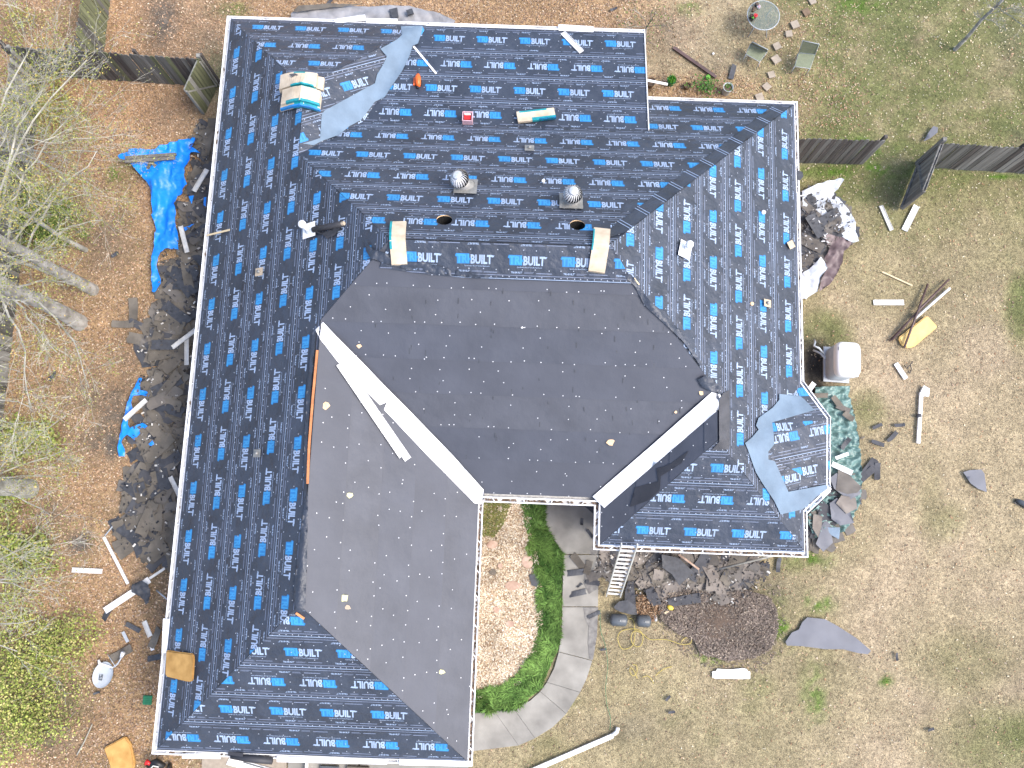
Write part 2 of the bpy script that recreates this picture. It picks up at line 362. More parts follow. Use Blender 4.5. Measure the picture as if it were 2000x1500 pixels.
def np_mesh(name, verts, faces_n, nper, tint, mats, loc=(0, 0, 0), **tags):
    me = bpy.data.meshes.new(name); nv = len(verts)
    me.vertices.add(nv); me.vertices.foreach_set('co', verts.astype(np.float32).ravel())
    nf = len(faces_n); me.loops.add(nf*nper); me.loops.foreach_set('vertex_index', faces_n.astype(np.int32).ravel())
    me.polygons.add(nf); me.polygons.foreach_set('loop_start', np.arange(0, nf*nper, nper, dtype=np.int32))
    me.update(calc_edges=True)
    at = me.color_attributes.new('tint', 'FLOAT_COLOR', 'POINT')
    at.data.foreach_set('color', np.concatenate([tint, np.ones((nv, 1))], 1).astype(np.float32).ravel())
    me.materials.append(mats); o = bpy.data.objects.new(name, me); o.location = loc; S.collection.objects.link(o)
    for k, v in tags.items(): o[k] = v
    return o
# ground sheet: fine in the middle, coarse out to the horizon
gx = np.concatenate([np.array((-1500, -600, -200, -80, -40, -25)), np.arange(-18, 18.01, .15), np.array((25, 40, 80, 200, 600, 1500))])
gy = np.concatenate([np.array((-1500, -600, -200, -80, -40, -20)), np.arange(-10, 19.01, .15), np.array((25, 40, 80, 200, 600, 1500))])
GX, GY = np.meshgrid(gx, gy); nx, ny = len(gx), len(gy)
nearm = (np.abs(GX) < 18.5) & (GY > -11) & (GY < 19.5)
GZ = np.where(nearm, .035*(vnoise(GX, GY, 1.3)-.5) + .02*(vnoise(GX+9, GY, 4.0)-.5), 0) - .03
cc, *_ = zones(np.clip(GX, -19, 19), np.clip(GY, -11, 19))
idx = np.arange(nx*ny).reshape(ny, nx)
fq = np.stack([idx[:-1, :-1], idx[:-1, 1:], idx[1:, 1:], idx[1:, :-1]], -1).reshape(-1, 4)
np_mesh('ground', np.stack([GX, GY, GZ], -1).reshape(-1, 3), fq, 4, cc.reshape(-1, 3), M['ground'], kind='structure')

def blades(name, n, area, zfn, lenr, wid, tintf, tilt=(.15, .9), weight=None, **tags):
    x = rng.uniform(area[0], area[1], n); y = rng.uniform(area[2], area[3], n)
    if weight is not None:
        k = rng.random(n) < weight(x, y); x, y = x[k], y[k]
    n = len(x); L = rng.uniform(*lenr, n); a = rng.uniform(0, 2*np.pi, n); t = rng.uniform(*tilt, n)
    d = np.stack([np.cos(a)*np.cos(t), np.sin(a)*np.cos(t), np.sin(t)], 1)*L[:, None]
    s = np.stack([-np.sin(a), np.cos(a), np.zeros(n)], 1)*wid/2
    p = np.stack([x, y, zfn(x, y)], 1)
    v = np.stack([p-s, p+s, p+d], 1).reshape(-1, 3); f = np.arange(3*n).reshape(-1, 3)
    c = tintf(x, y)*rng.uniform(.58, 1.45, n)[:, None]
    return np_mesh(name, v, f, 3, np.repeat(np.clip(c, 0, 1), 3, 0), M['tint'], **tags)
def gz(x, y): return .035*(vnoise(x, y, 1.3)-.5) + .02*(vnoise(x+9, y, 4.0)-.5) - .03
HOUSE_X = [(X0+.4, X1-.4, YL+.4, 6), (X0+.4, XR-.4, YF+.4, YB-.4), (XL+.4, XR-.4, YR+.4, 6)]
def clear(x, y):
    hx = cy_*x + sy_*y; hy = -sy_*x + cy_*y; k = np.ones(len(x))
    for a_, b_, c_, d_ in HOUSE_X: k *= ~((hx > a_) & (hx < b_) & (hy > c_) & (hy < d_))
    return k
AREA = (-16.5, 16.5, -8, 18)
blades('lawn_grass', 620000, AREA, gz, (.03, .10), .014, lambda x, y: zones(x, y)[0]*1.08, (.1, .9),
       weight=lambda x, y: clear(x, y)*(1-.75*zones(x, y)[1])*(1-.7*zones(x, y)[4]), kind='stuff', label='short dry and green lawn grass growing around the house', category='grass')
def leaf_scatter(name, n, area, wfun, size, pal, **tags):
    x = rng.uniform(area[0], area[1], n); y = rng.uniform(area[2], area[3], n)
    k = rng.random(n) < wfun(x, y)*clear(x, y); x, y = x[k], y[k]; n = len(x)
    L = rng.uniform(*size, n); a = rng.uniform(0, 2*np.pi, n); t = rng.normal(0, .35, n); r2 = rng.normal(0, .4, n)
    d = np.stack([np.cos(a)*np.cos(t), np.sin(a)*np.cos(t), np.sin(t)], 1)*(L/2)[:, None]
    s = np.stack([-np.sin(a)*np.cos(r2), np.cos(a)*np.cos(r2), np.sin(r2)], 1)*(L*.27)[:, None]
    p = np.stack([x, y, gz(x, y) + rng.uniform(.012, .035, n)], 1)
    v = np.stack([p-d, p+s, p+d, p-s], 1).reshape(-1, 3); f = np.arange(4*n).reshape(-1, 4)
    c = np.array(pal)[rng.integers(0, len(pal), n)]*rng.uniform(.65, 1.25, n)[:, None]*(.72+.5*vnoise(x+2, y, .6)*.6+.4*vnoise(x, y+5, 2.1)*.6)[:, None]
    return np_mesh(name, v, f, 4, np.repeat(np.clip(c, 0, 1), 4, 0), M['tint'], **tags)
PAL = [(.39, .25, .15), (.35, .205, .115), (.45, .31, .20), (.24, .155, .10), (.34, .22, .14), (.52, .41, .30), (.18, .12, .085), (.34, .24, .17)]
leaf_scatter('leaf_litter', 520000, AREA, lambda x, y: np.clip(zones(x, y)[1]*.95*(1-.45*zones(x, y)[2])*(1-.85*zones(x, y)[4])+.03, 0, 1), (.035, .085), PAL,
             kind='stuff', label='brown fallen leaves carpeting the yard left of the house', category='leaves')
leaf_scatter('pale_leaves', 60000, AREA, lambda x, y: (.10+.55*(1-sstep(proj(x, y)[1], 250, 620))*(sstep(proj(x, y)[0], 1150, 1400)))*.9, (.04, .075), [(.48, .40, .25), (.42, .33, .19), (.56, .50, .36)],
             kind='stuff', label='pale dead leaf flecks scattered over the lawn', category='leaves')

# ================================================================ THE HOUSE
house = thing('house', 'large single-storey house with a hipped roof stripped to printed black underlayment and felt', 'house', HW(-.5, 4, 0))
# ---- print on the underlayment: flat lettering as thin mesh
def text_mesh(body, w, h, cx, cy, bold=0.0, res=2, shear=0.0):
    cu = bpy.data.curves.new('t', 'FONT'); cu.body = body; cu.size = 1; cu.offset = bold; cu.resolution_u = res; cu.shear = shear
    ob = bpy.data.objects.new('t', cu); S.collection.objects.link(ob)
    dg = bpy.context.evaluated_depsgraph_get(); me = ob.evaluated_get(dg).to_mesh()
    v = np.array([tuple(q.co)[:2] for q in me.vertices]); f = [tuple(p.vertices) for p in me.polygons]
    ob.to_mesh_clear(); bpy.data.objects.remove(ob); bpy.data.curves.remove(cu)
    lo, hi = v.min(0), v.max(0); v = (v-(lo+hi)/2)/(hi-lo)*np.array((w, h)) + np.array((cx, cy))
    return v, f
def pack(parts):
    V = []; Fc = []; Mi = []; Z = []; n = 0
    for v, f, mi, z in parts:
        v = np.asarray(v, float); V.append(v); Z.append(np.full(len(v), z)); Fc += [tuple(i+n for i in q) for q in f]; Mi += [mi]*len(f); n += len(v)
    return np.concatenate(V), np.concatenate(Z), Fc, Mi
def rect(x0, x1, y0, y1): return np.array(((x0, y0), (x1, y0), (x1, y1), (x0, y1))), [(0, 1, 2, 3)]
q = lambda pts: (np.array(pts), [tuple(range(len(pts)))])
# material slots on a course: 0 sheet, 1 blue, 2 light blue, 3 pale, 4 grey
LOGO = pack([(*q([(-.475, .10), (-.455, .145), (-.13, .145), (-.12, -.105), (-.43, -.105), (-.435, .06), (-.47, .07)]), 1, .002),
             (*text_mesh('TRI', .31, .215, -.29, .02, .035), 2, .003),
             (*rect(-.135, -.085, -.02, .04), 1, .004),
             (*text_mesh('BUILT', .53, .23, .168, .01, .04), 3, .002),
             (*q([(.33, .115), (.485, .115), (.455, .07), (.33, .085)]), 3, .003),
             (*text_mesh('Synthetic Roof Underlayment', .62, .042, .06, -.155, .01, 1), 3, .002)])
LOGO = (LOGO[0]*np.array((.94, .95)),) + LOGO[1:]
MINI = pack([(*text_mesh('TRI-BUILT', .25, .045, 0, 0, .03, 1), 3, .002), (*q([(.09, .0225), (.15, .0225), (.13, .012), (.09, .014)]), 3, .003)])
def npin(x, y, poly):
    c = np.zeros(len(x), bool); n = len(poly); j = n-1
    for i in range(n):
        xi, yi = poly[i]; xj, yj = poly[j]
        if yi != yj: c ^= ((yi > y) != (yj > y)) & (x < (xj-xi)*(y-yi)/(yj-yi)+xi)
        j = i
    return c
ALLPOLY = []
def roof_face(fname, o3, u3, v3, poly, courses, printed=True, phase=(), flip0=False, inset=-99, holes=(), sign=1, cap_dense=1.0, rot=0.0, feltmat='felt', capsmat='cap', label=None):
    """courses laid up a roof plane; poly in (u, v) metres of the plane"""
    o3, u3, v3 = Vector(o3), Vector(u3).normalized(), Vector(v3).normalized(); n3 = u3.cross(v3)
    if rot:
        c_, s_ = math.cos(rot), math.sin(rot); un, vn = u3*c_ + v3*s_, v3*c_ - u3*s_
        poly = [((u3*a+v3*b_).dot(un), (u3*a+v3*b_).dot(vn)) for a, b_ in poly]; u3, v3 = un, vn
    us = [p[0] for p in poly]; vs_ = [p[1] for p in poly]; u0, u1, v0, v1 = min(us), max(us), min(vs_), max(vs_)
    edges = [(poly[i], poly[(i+1) % len(poly)]) for i in range(len(poly))]
    if inset > -50: edges.append(((u0-1, inset), (u1+1, inset)))
    capU, capV = [], []
    for ci, (b0, b1) in enumerate(courses):
        if b1 < v0 or b0 > v1: continue
        top = min(b1 + .09, v1 + .02); parts = []
        flip = (ci % 2 == 1) != flip0
        V, F, Mi = [], [], []; Z = []
        def put(tpl, uu, vv, rotd):
            tv, tz, tf, tm = tpl; n = sum(len(a) for a in V)
            w = -tv if rotd else tv
            V.append(w + np.array((uu, vv))); Z.append(tz); F.extend([tuple(i+n for i in f) for f in tf]); Mi.extend(tm)
        def bar(a, b_, vv, t, mi, z=.0018): put((np.array(((a, vv-t/2), (b_, vv-t/2), (b_, vv+t/2), (a, vv+t/2))), np.full(4, z), [(0, 1, 2, 3)], [mi]), 0, 0, False)
        put((np.array(((u0-.1, b0), (u1+.1, b0), (u1+.1, top), (u0-.1, top))), np.zeros(4), [(0, 1, 2, 3)], [0]), 0, 0, False)
        if printed:
            ph = phase[ci] if ci < len(phase) else random.random()*1.21
            lv = b0 + (.47 if ci == 0 and b0 < .2 else .445) + (.03 if flip else -.0)
            k0 = int(math.floor((u0*sign)/1.21))-2 if sign > 0 else int(math.floor((-u1)/1.21))-2
            lo, hi = (u0, u1) if sign > 0 else (-u1, -u0)
            a = ph + 1.21*math.floor((lo-ph)/1.21)
            while a < hi + .6:
                put(LOGO, a*sign, lv, flip); a += 1.21
            for e, fl in ((b0+.025, 0), (b0+.105, 0), (b1-.05, 0)):
                bar(u0, u1, e, .014, 3 if e < b0+.08 else 4, .0016)
            for e, rt in ((b0+.175, flip), (b1-.135, not flip)):
                a = u0 - random.random()*.6
                while a < u1:
                    put(MINI, a, e, rt)
                    for t_, dz in ((.22, .012), (.22, -.012)): bar(a+.18, a+.18+t_*random.uniform(.8, 1.2), e+dz, .009, 4)
                    bar(a+.46, a+.46+.42*random.uniform(.7, 1.1), e+random.uniform(-.01, .01), .016, 4)
                    a += 1.21
        me = bpy.data.meshes.new('tmp'); VV = np.concatenate(V); ZZ = np.concatenate(Z)
        me.from_pydata([(float(x), float(y), float(z)) for (x, y), z in zip(VV, ZZ)], [], F); me.polygons.foreach_set('material_index', Mi)
        bm = bmesh.new(); bm.from_mesh(me); bpy.data.meshes.remove(me)
        cuts = [((a, b_), None) for a, b_ in edges]
        for hu, hv, hr in holes:
            if b0-hr < hv < top+hr:
                for k in range(8):
                    t = 2*math.pi*k/16 + .2; t2 = t + 2*math.pi/16
                    for tt in (0, math.pi):
                        cuts.append((((hu+hr*math.cos(t+tt), hv+hr*math.sin(t+tt)), (hu+hr*math.cos(t2+tt), hv+hr*math.sin(t2+tt))), None))
        for (a, b_), _ in cuts:
            d = Vector((b_[0]-a[0], b_[1]-a[1], 0)); 
            if d.length < 1e-5: continue
            nn = Vector((-d.y, d.x, 0)).normalized()
            bmesh.ops.bisect_plane(bm, geom=bm.verts[:]+bm.edges[:]+bm.faces[:], dist=1e-5, plane_co=(a[0], a[1], 0), plane_no=nn)
        cen = np.array([tuple(f.calc_center_median())[:2] for f in bm.faces]) if len(bm.faces) else np.zeros((0, 2))
        if len(cen) == 0: bm.free(); continue
        keep = npin(cen[:, 0], cen[:, 1], poly) & (cen[:, 1] > inset)
        for hu, hv, hr in holes: keep &= np.hypot(cen[:, 0]-hu, cen[:, 1]-hv) > hr*.97
        bm.faces.ensure_lookup_table()
        bmesh.ops.delete(bm, geom=[f for f, k in zip(bm.faces[:], keep) if not k], context='FACES')
        if len(bm.faces) == 0: bm.free(); continue
        h0 = b1 - b0 + .09; org = ORG['house']
        for vt in bm.verts:
            uu, vv, zz = vt.co; lift = (.014 if printed else .020) - (.011 if printed else .017)*(vv-b0)/h0
            w = o3 + u3*uu + v3*vv + n3*(lift+zz); vt.co = HW(*w) - org
        me = bpy.data.meshes.new('underlayment_course' if printed else 'felt_course'); bm.to_mesh(me); bm.free()
        for mm in (('under', 'pblue', 'pblue2', 'pwhite', 'pgrey') if printed else ((feltmat, 'felt_b', 'felt_c')[(ci*2+len(poly)) % 3],)): me.materials.append(M[mm])
        ob = bpy.data.objects.new('underlayment_course' if printed else 'felt_course', me); S.collection.objects.link(ob); ob.parent = house
        # cap nails
        def row(vv, sp, j=.012, skip=0.04, jv=.008):
            uu = np.arange(u0, u1, sp) + rng.uniform(-j, j); r_ = rng.random(len(uu)) > skip
            capU.append(uu[r_] + rng.normal(0, j, r_.sum())); capV.append(vv + rng.normal(0, jv, r_.sum()))
        if printed:
            row(b0+.065, .15); row(b0+.25, .3); row(b0+.70, .3); row(b0+.47, 1.21, .05)
        else:
            row(b0+.05, .38, .09, .25, .02); row(b0+.36, .75, .12, .35, .02); row(b0+.66, .75, .12, .35, .025); row(b0+.5, 2.2, .5, .3, .25)
    if capU:
        U = np.concatenate(capU); Vv = np.concatenate(capV); k = npin(U, Vv, poly) & (Vv > inset+.03)
        for hu, hv, hr in holes: k &= np.hypot(U-hu, Vv-hv) > hr*1.1
        mb = MB(); r = .0145 if printed else .0145
        for a, b_ in zip(U[k], Vv[k]):
            c0 = o3 + u3*float(a) + v3*float(b_)
            ring = [HW(*(c0 + n3*.022 + u3*r*math.cos(t) + v3*r*math.sin(t))) for t in [k_*math.pi/3 for k_ in range(6)]]
            mb.add(ring + [HW(*(c0 + n3*.028))], [(i, (i+1) % 6, 6) for i in range(6)])
        mb.build('fastener_caps', capsmat if printed else 'capw', house, kind='stuff')
def face_axis(fname, kind, base, pts, k, **kw):
    s = math.sqrt(1+k*k)
    ud, vd = {'L': ((0, -1), (1, 0)), 'R': ((0, 1), (-1, 0)), 'B': ((-1, 0), (0, -1)), 'F': ((1, 0), (0, 1))}[kind]
    o = {'L': (base, 0, EZ), 'R': (base, 0, EZ), 'B': (0, base, EZ), 'F': (0, base, EZ)}[kind]
    poly = []
    for p in pts:
        d = (p[0]-o[0], p[1]-o[1]); poly.append((d[0]*ud[0]+d[1]*ud[1], s*(d[0]*vd[0]+d[1]*vd[1])))
    sg = -1 if kind in 'LB' else 1
    roof_face(fname, o, (*ud, 0), (vd[0]/s, vd[1]/s, k/s), poly, kw.pop('courses', CRS), sign=sg, inset=kw.pop('ins', .13)*s, **kw)
CRS = [(.10, 1.075)] + [(1.075+.89*i, 1.075+.89*(i+1)) for i in range(8)]
hsB = []
sB = math.sqrt(1+K*K)
for (u, v) in ((868, 430), (1128, 440)):
    h = WH(hit(u, v)); hsB.append((-h[0], (YB-h[1])*sB, .185))
face_axis('L', 'L', X0, [(X0, YT), APT, STB, ML, LT, LB, (X0, YL)], K, phase=(.28, .45, .22, .60, .15, .60), ins=.16)
face_axis('R', 'R', XR, [(XR, YB), (XR, 3.92), (BP.x, BP.y), (XR, .46), (XR, YR), RBt, RT, MR], K, phase=(.76, .62, .03, .22, .26, .09))
face_axis('B', 'B', YB, [STB, (XV, YTIE), (XE, YTIE), (XE, YB), (XR, YB), MR, ML], K, phase=(.20, .03, .13, .96, .84, .77, .0), holes=hsB)
face_axis('X', 'B', YT, [(XS, YT), (XE, YT), (XE, YTIE), (XV, YTIE)], KX, phase=(.16, .43, .06, .11), flip0=True)
face_axis('T', 'B', YT, [(X0, YT), (XS, YT), APT], KT, phase=(1.09, 1.12, .6), flip0=True)
face_axis('Bot', 'F', YL, [(X0, YL), (X1, YL), LB], K, phase=(.64, .86, .43, .13), flip0=True)
face_axis('RB', 'F', YR, [(XR, YR), (XL, YR), RBt], K, phase=(1.16, .22, .4), ins=.08)
FP = [(XL, YF), (X1, YF), LT, ML, MR, RT]
face_axis('F', 'F', YF, FP, K, printed=False, ins=0)
face_axis('LW', 'R', X1, [(X1, YF), (X1, YL), LB, LT], K, printed=False)
face_axis('WL', 'L', XL, [(XL, YR), (XL, YF), RT, RBt], K, printed=False, ins=.07)
# stub slope behind the big bundle stack, sheet laid on the slant; bay faces
s_ = math.sqrt(1+K*K)
roof_face('SR', (XS, 0, EZ), (0, 1, 0), (-1/s_, 0, K/s_), [(y, s_*(XS-x)) for x, y in ((XS, YT), (XV, YTIE), STB, APT)],
          [(-14.0+.93*i, -14.0+.93*(i+1)) for i in range(30)], sign=1, rot=math.radians(122), phase=[.55]*30)
def bay_face(a, b_, rot=None):
    u3 = (a-b_).normalized() * -1; n = (b_-a).cross(BP-a)
    if n.z < 0: n = -n
    n.normalize(); u3 = (b_-a).normalized(); v3 = n.cross(u3)
    if (BP-a).dot(v3) < 0: u3 = -u3; v3 = -v3
    pl = [((p-a).dot(u3), (p-a).dot(v3)) for p in (a, b_, BP)]
    wd = Vector((-1, -.20, 0)); rot = math.atan2(wd.dot(v3), wd.dot(u3))
    roof_face('bay', a, u3, v3, pl, [(-6+.93*i+.25, -6+.93*(i+1)+.25) for i in range(16)], rot=rot, sign=1, phase=[.42, .0]*8)
bay_face(BE[0], BE[1], math.radians(60)); bay_face(BE[1], BE[2], math.radians(101)); bay_face(BE[2], BE[3], math.radians(100))
# printed course folded over the main ridge, on top of the front felt
s_ = math.sqrt(1+K*K)
pf = [(ML[0]-.25, 5.98), (-2.2, 5.86), (-1.0, 5.80), (.3, 5.76), (2.0, 5.76), (2.62, 5.80), (MR[0]+.12, s_*(6.25-YF)), (ML[0]+.02, s_*(6.25-YF))]
roof_face('fold', (0, YF-.02, EZ+.04), (1, 0, 0), (0, 1/s_, K/s_), pf, [(5.80, 6.75)], phase=(.14,), sign=1)

# ---- things draped on the roof that belong to it
def drape(name, poly_px, matn, off=.02, amp=.0, sc=4.0, step=.14, parent=house, thick=.006, sxy=(1, 1), jit=.2, mats=None, smooth=True, sr=0, **tags):
    pl = [hit(u, v, off) for u, v in poly_px]; pl2 = [(p.x, p.y) for p in pl]
    rz = (lambda x, y: roofz(*WH((x, y)))) if not sr else (lambda x, y: max(roofz(*WH((x, y))), sum(max(EZ, roofz(*WH((x+sr*math.cos(a), y+sr*math.sin(a))))) for a in (0, .785, 1.57, 2.36, 3.14, 3.93, 4.71, 5.5))/8))
    vs, fs = sheet(pl2, step, lambda x, y: rz(x, y) + off + amp*wr(x, y, sc, 3.1, *sxy), jit)
    zmin = EZ-.02
    vs = [(x, y, z if z > zmin else EZ+off) for x, y, z in vs]
    mb = MB(); n = len(vs); mb.add(vs, fs)
    mb.add([(x, y, z-thick) for x, y, z in vs], [f[::-1] for f in fs])
    return mb.build(name, mats or matn, parent, smooth, **tags)
def dpx(x0, y0, k, pts): return [(x0+a/k, y0+b_/k) for a, b_ in pts]
drape('valley_membrane', dpx(430, 20, 4.762, [(1680, 150), (1885, 145), (1870, 220), (1840, 310), (1790, 330), (1760, 430), (1690, 570), (1600, 700), (1530, 810), (1440, 850), (1380, 930), (1310, 1020), (1200, 1080), (1100, 1160), (960, 1210), (870, 1255), (770, 1240), (930, 1190), (945, 970), (970, 935), (1440, 680), (1460, 600), (1520, 500), (1550, 430), (1490, 360), (1650, 270), (1690, 230)]), 'memb', .035, .012, 3)
drape('bay_membrane', dpx(1360, 730, 3.947, [(640, 155), (800, 170), (835, 200), (910, 280), (585, 375), (600, 545), (555, 600), (555, 660), (605, 675), (710, 910), (1000, 855), (1020, 880), (930, 945), (860, 1010), (820, 1045), (650, 1085), (600, 980), (500, 830), (460, 760), (430, 680), (400, 590), (375, 535), (430, 490), (480, 430), (460, 400), (480, 340), (590, 260), (640, 200)]), 'memb', .05, .012, 3)
drape('valley_flashing', [(631, 629), (660, 660), (712, 712), (750, 752), (795, 797), (885, 890), (945, 957), (940, 985), (927, 983), (837, 892), (750, 800), (756, 786), (742, 791), (700, 750), (660, 707), (625, 662), (616, 644)], 'white', .03, .0, 3, smooth=True, sr=.36)
drape('valley_flashing', [(1390, 766), (1406, 770), (1411, 778), (1411, 792), (1295, 893), (1180, 992), (1157, 970), (1270, 872)], 'white', .03, .0, 3, smooth=True, sr=.36)
drape('felt_patch', [(901, 936), (910, 943), (926, 943), (946, 958), (946, 975), (932, 983), (927, 975), (918, 960), (907, 953)], 'felt', .055, .01, 6, .08)
drape('felt_flap', [(1404, 782), (1412, 768), (1424, 762), (1425, 820), (1424, 878), (1390, 879), (1404, 864), (1404, 820)], 'sh_a', .035, .03, 5, .1)
drape('felt_patch', [(1240, 952), (1230, 990), (1265, 978), (1288, 957), (1290, 930), (1330, 905), (1345, 880), (1310, 905), (1300, 910), (1282, 915), (1285, 940)], 'feltdark', .03, .012, 5, .1)
# loose crumpled edge of the top sheet at the left end of the ridge, and at the right valley head
drape('crumpled_edge', [(714, 468), (720, 478), (730, 489), (757, 497), (765, 506), (800, 512), (835, 515), (880, 528), (925, 537), (1000, 543), (930, 544), (860, 537), (800, 528), (772, 522), (742, 512), (724, 506), (715, 490)], 'under', .05, .09, 5.5, .06, thick=.01)
drape('crumpled_edge', [(1362, 742), (1378, 734), (1392, 740), (1402, 752), (1404, 766), (1385, 765), (1370, 757)], 'under', .05, .08, 6, .06)
drape('crumpled_edge', [(1215, 538), (1232, 536), (1252, 565), (1270, 590), (1300, 612), (1338, 660), (1372, 712), (1368, 716), (1335, 668), (1318, 652), (1300, 635), (1262, 600), (1255, 590), (1240, 560)], 'under', .05, .05, 6, .06)
drape('crumpled_edge', [(612, 645), (617, 650), (612, 700), (606, 780), (601, 860), (600, 950), (597, 1000), (594, 960), (595, 860), (600, 760), (606, 700)], 'under', .05, .05, 3, .08)
drape('crumpled_edge', [(574, 1150), (598, 960), (602, 965), (600, 1100), (597, 1180), (592, 1195), (578, 1195), (575, 1180)], 'under', .03, .035, 3, .08)
# cap strip along the back right hip: courses folded over from the right slope
hp = [(7.3, 11.6), (6.2, 10.5), (5.0, 9.3), (3.8, 8.1), (2.4, 6.7), (2.02, 6.52), (2.0, 6.75), (3.3, 8.05), (3.6, 8.4), (4.5, 9.2), (4.7, 9.45), (5.8, 10.55), (6.1, 10.9), (6.9, 11.7)]
vs, fs = sheet([tuple(HW(*p)[:2]) for p in hp], .12, lambda x, y: roofz(*WH((x, y)))+.035+.02*wr(x, y, 4, 2))
mb = MB(); mb.add(vs, fs); mb.build('hip_fold', 'under', house, True)
mb = MB()
for k in range(11):
    x = 2.5 + k*.45; a = (x, x+4.3); 
    for j in (0, .06):
        p0 = (x+j, x+4.3+j-.0); p1 = (x+j-.28, x+4.3+j+.22)
        A3 = HW(p0[0], p0[1], roofz(*p0)+.06); B3 = HW(p1[0], p1[1], roofz(*p1)+.06); mb.beam(A3, B3, .014, .003, 0)
mb.build('hip_fold_print', 'pwhite', house, kind='stuff')
for cxp, cyp, rt in ((1237, 398, -.9),):
    pass
# bare wood edges
def roofstick(name, pts, w, h, matn, off=.03, label=None, cat=None, group=None, parent=house):
    mb = MB(); q_ = [hit(u, v, off) for u, v in pts]
    for a, b_ in zip(q_, q_[1:]): mb.beam(a, b_, w, h)
    tg = {} if parent else dict(label=label, category=cat)
    if group: tg['group'] = group
    return mb.build(name, matn, parent, **tg)
roofstick('wood_lath', [(620, 684), (611, 780), (604, 870), (601, 945)], .055, .02, 'cedar', .06)
roofstick('wood_lath', [(578, 1197), (594, 1208)], .05, .02, 'cedar', .05)
roofstick('wood_lath', [(1238, 543), (1248, 556)], .03, .02, 'tan', .06)
# vent hole rims
for hu, hv, hr in hsB:
    mb = MB(); s_ = math.sqrt(1+K*K)
    c0 = Vector((-hu, YB-hv/s_, EZ+K*hv/s_)); uu = Vector((1, 0, 0)); vv = Vector((0, -1/s_, K/s_)); nn = Vector((0, K/s_, 1/s_))
    ring = lambda r, d: [HW(*(c0+uu*r*math.cos(t)+vv*r*math.sin(t)+nn*d)) for t in [2*math.pi*i/24 for i in range(24)]]
    vs = ring(.19, .008)+ring(.19, -.02)+ring(.188, -.5)
    mb.add(vs, [(i, (i+1) % 24, 24+(i+1) % 24, 24+i) for i in range(24)], 0); mb.add(vs, [(24+i, 24+(i+1) % 24, 48+(i+1) % 24, 48+i) for i in range(24)], 1)
    mb.add(ring(.188, -.5), [tuple(range(24))], 1)
    mb.build('vent_hole', ['scrapo', 'void'], house)

# ---- gutters
CH = [((-8.50, 13.83), (-8.66, 13.96)), ((3.28, 13.83), (3.28, 13.96)), None, ((3.28, 11.77), (3.28, 11.9)), ((7.47, 11.77), (7.6, 11.9)),
      ((7.47, 3.87), (7.6, 3.92)), ((8.15, 2.94), (8.28, 2.99)), ((8.09, 1.10), (8.22, 1.05)), ((7.47, .52), (7.6, .46)), ((7.47, -.52), (7.6, -.65)),
      ((2.26, -.52), (2.11, -.65)), ((2.26, .6), (2.11, .46)), ((-.89, .6), (-.76, .46)), ((-.89, -5.84), (-.76, -5.97)), ((-8.50, -5.84), (-8.66, -5.97)), ((-8.50, 13.83), (-8.66, 13.96))]
def gutter(a, b_, debris, dens):
    (ai, ao), (bi, bo) = a, b_
    L = math.dist(ai, bi); mb = MB()
    Z1 = EZ + .02; li = lambda p, q_, t: (p[0]+(q_[0]-p[0])*t, p[1]+(q_[1]-p[1])*t)
    H = lambda p, z=0: HW(p[0], p[1], z)
    mb.prism([H(ai), H(bi), H(bo), H(ao)], EZ-.07, EZ-.055, 1)
    mb.prism([H(li(ao, ai, .22)), H(li(bo, bi, .22)), H(bo), H(ao)], EZ-.12, Z1, 0)
    mb.prism([H(ai), H(bi), H(li(bi, bo, .24)), H(li(ai, ao, .24))], EZ-.12, EZ+.075, 0)
    g = mb.build('gutter', ['white', 'gutfloor'], house)
    if debris:
        n = int(L/.09); mb = MB()
        for k in range(n):
            if random.random() < dens:
                t = (k+.5)/n; w0 = li(li(ai, bi, t), li(ao, bo, t), random.uniform(.3, .72))
                mb.box(H(w0, EZ-.055), random.uniform(.06, .16), random.uniform(.03, .08), random.uniform(.02, .05), random.random()*3, 0)
        if mb.v: mb.build('gutter_debris', 'debris', g, kind='stuff')
    n = max(1, round(L/.72)); 
    for k in range(n):
        t = (k+.5+random.uniform(-.1, .1))/n; mb = MB()
        mb.beam(H(li(li(ai, bi, t), li(ao, bo, t), .1), EZ+.005), H(li(li(ai, bi, t), li(ao, bo, t), .95), EZ+.005), .022, .022)
        mb.build('gutter_bracket', 'white', g)
dens = {0: .04, 3: .12, 4: .35, 5: .8, 6: .9, 7: .8, 8: .9, 9: .9, 10: .9, 11: .8, 12: .95, 13: .3, 14: .06}
for i in range(len(CH)-1):
    if CH[i] and CH[i+1]: gutter(CH[i], CH[i+1], True, dens.get(i, .3))
# fascia of the back addition's open edge, walls, soffit
mb = MB(); A3, B3 = HW(XE, YT-.02, EZ+.0), HW(XE, YTIE, ZT)
mb.beam(A3, B3, .03, .05); mb.beam(HW(XE-.02, YT-.1, EZ-.16), HW(XE-.02, YTIE, ZT-.16), .03, .15); mb.build('rake_board', 'whited', house)
mb = MB(); w1 = [HW(XE-.06, YT-.3), HW(XE-.06, YTIE)]
mb.add([HW(XE-.06, YT-.15, EZ-.1), HW(XE-.06, YT-.15, EZ+KX*.15), HW(XE-.06, YTIE, ZT), HW(XE-.06, YTIE, EZ-.1)], [(0, 1, 2, 3)]); mb.build('gable_panel', 'whited', house)
WALL = [(-8.2, 13.5), (2.9, 13.5), (2.9, 11.45), (7.15, 11.45), (7.15, 3.7), (7.8, 2.8), (7.8, 1.25), (7.15, .7), (7.15, -.15), (2.6, -.15), (2.6, .95), (-1.25, .95), (-1.25, -5.5), (-8.2, -5.5)]
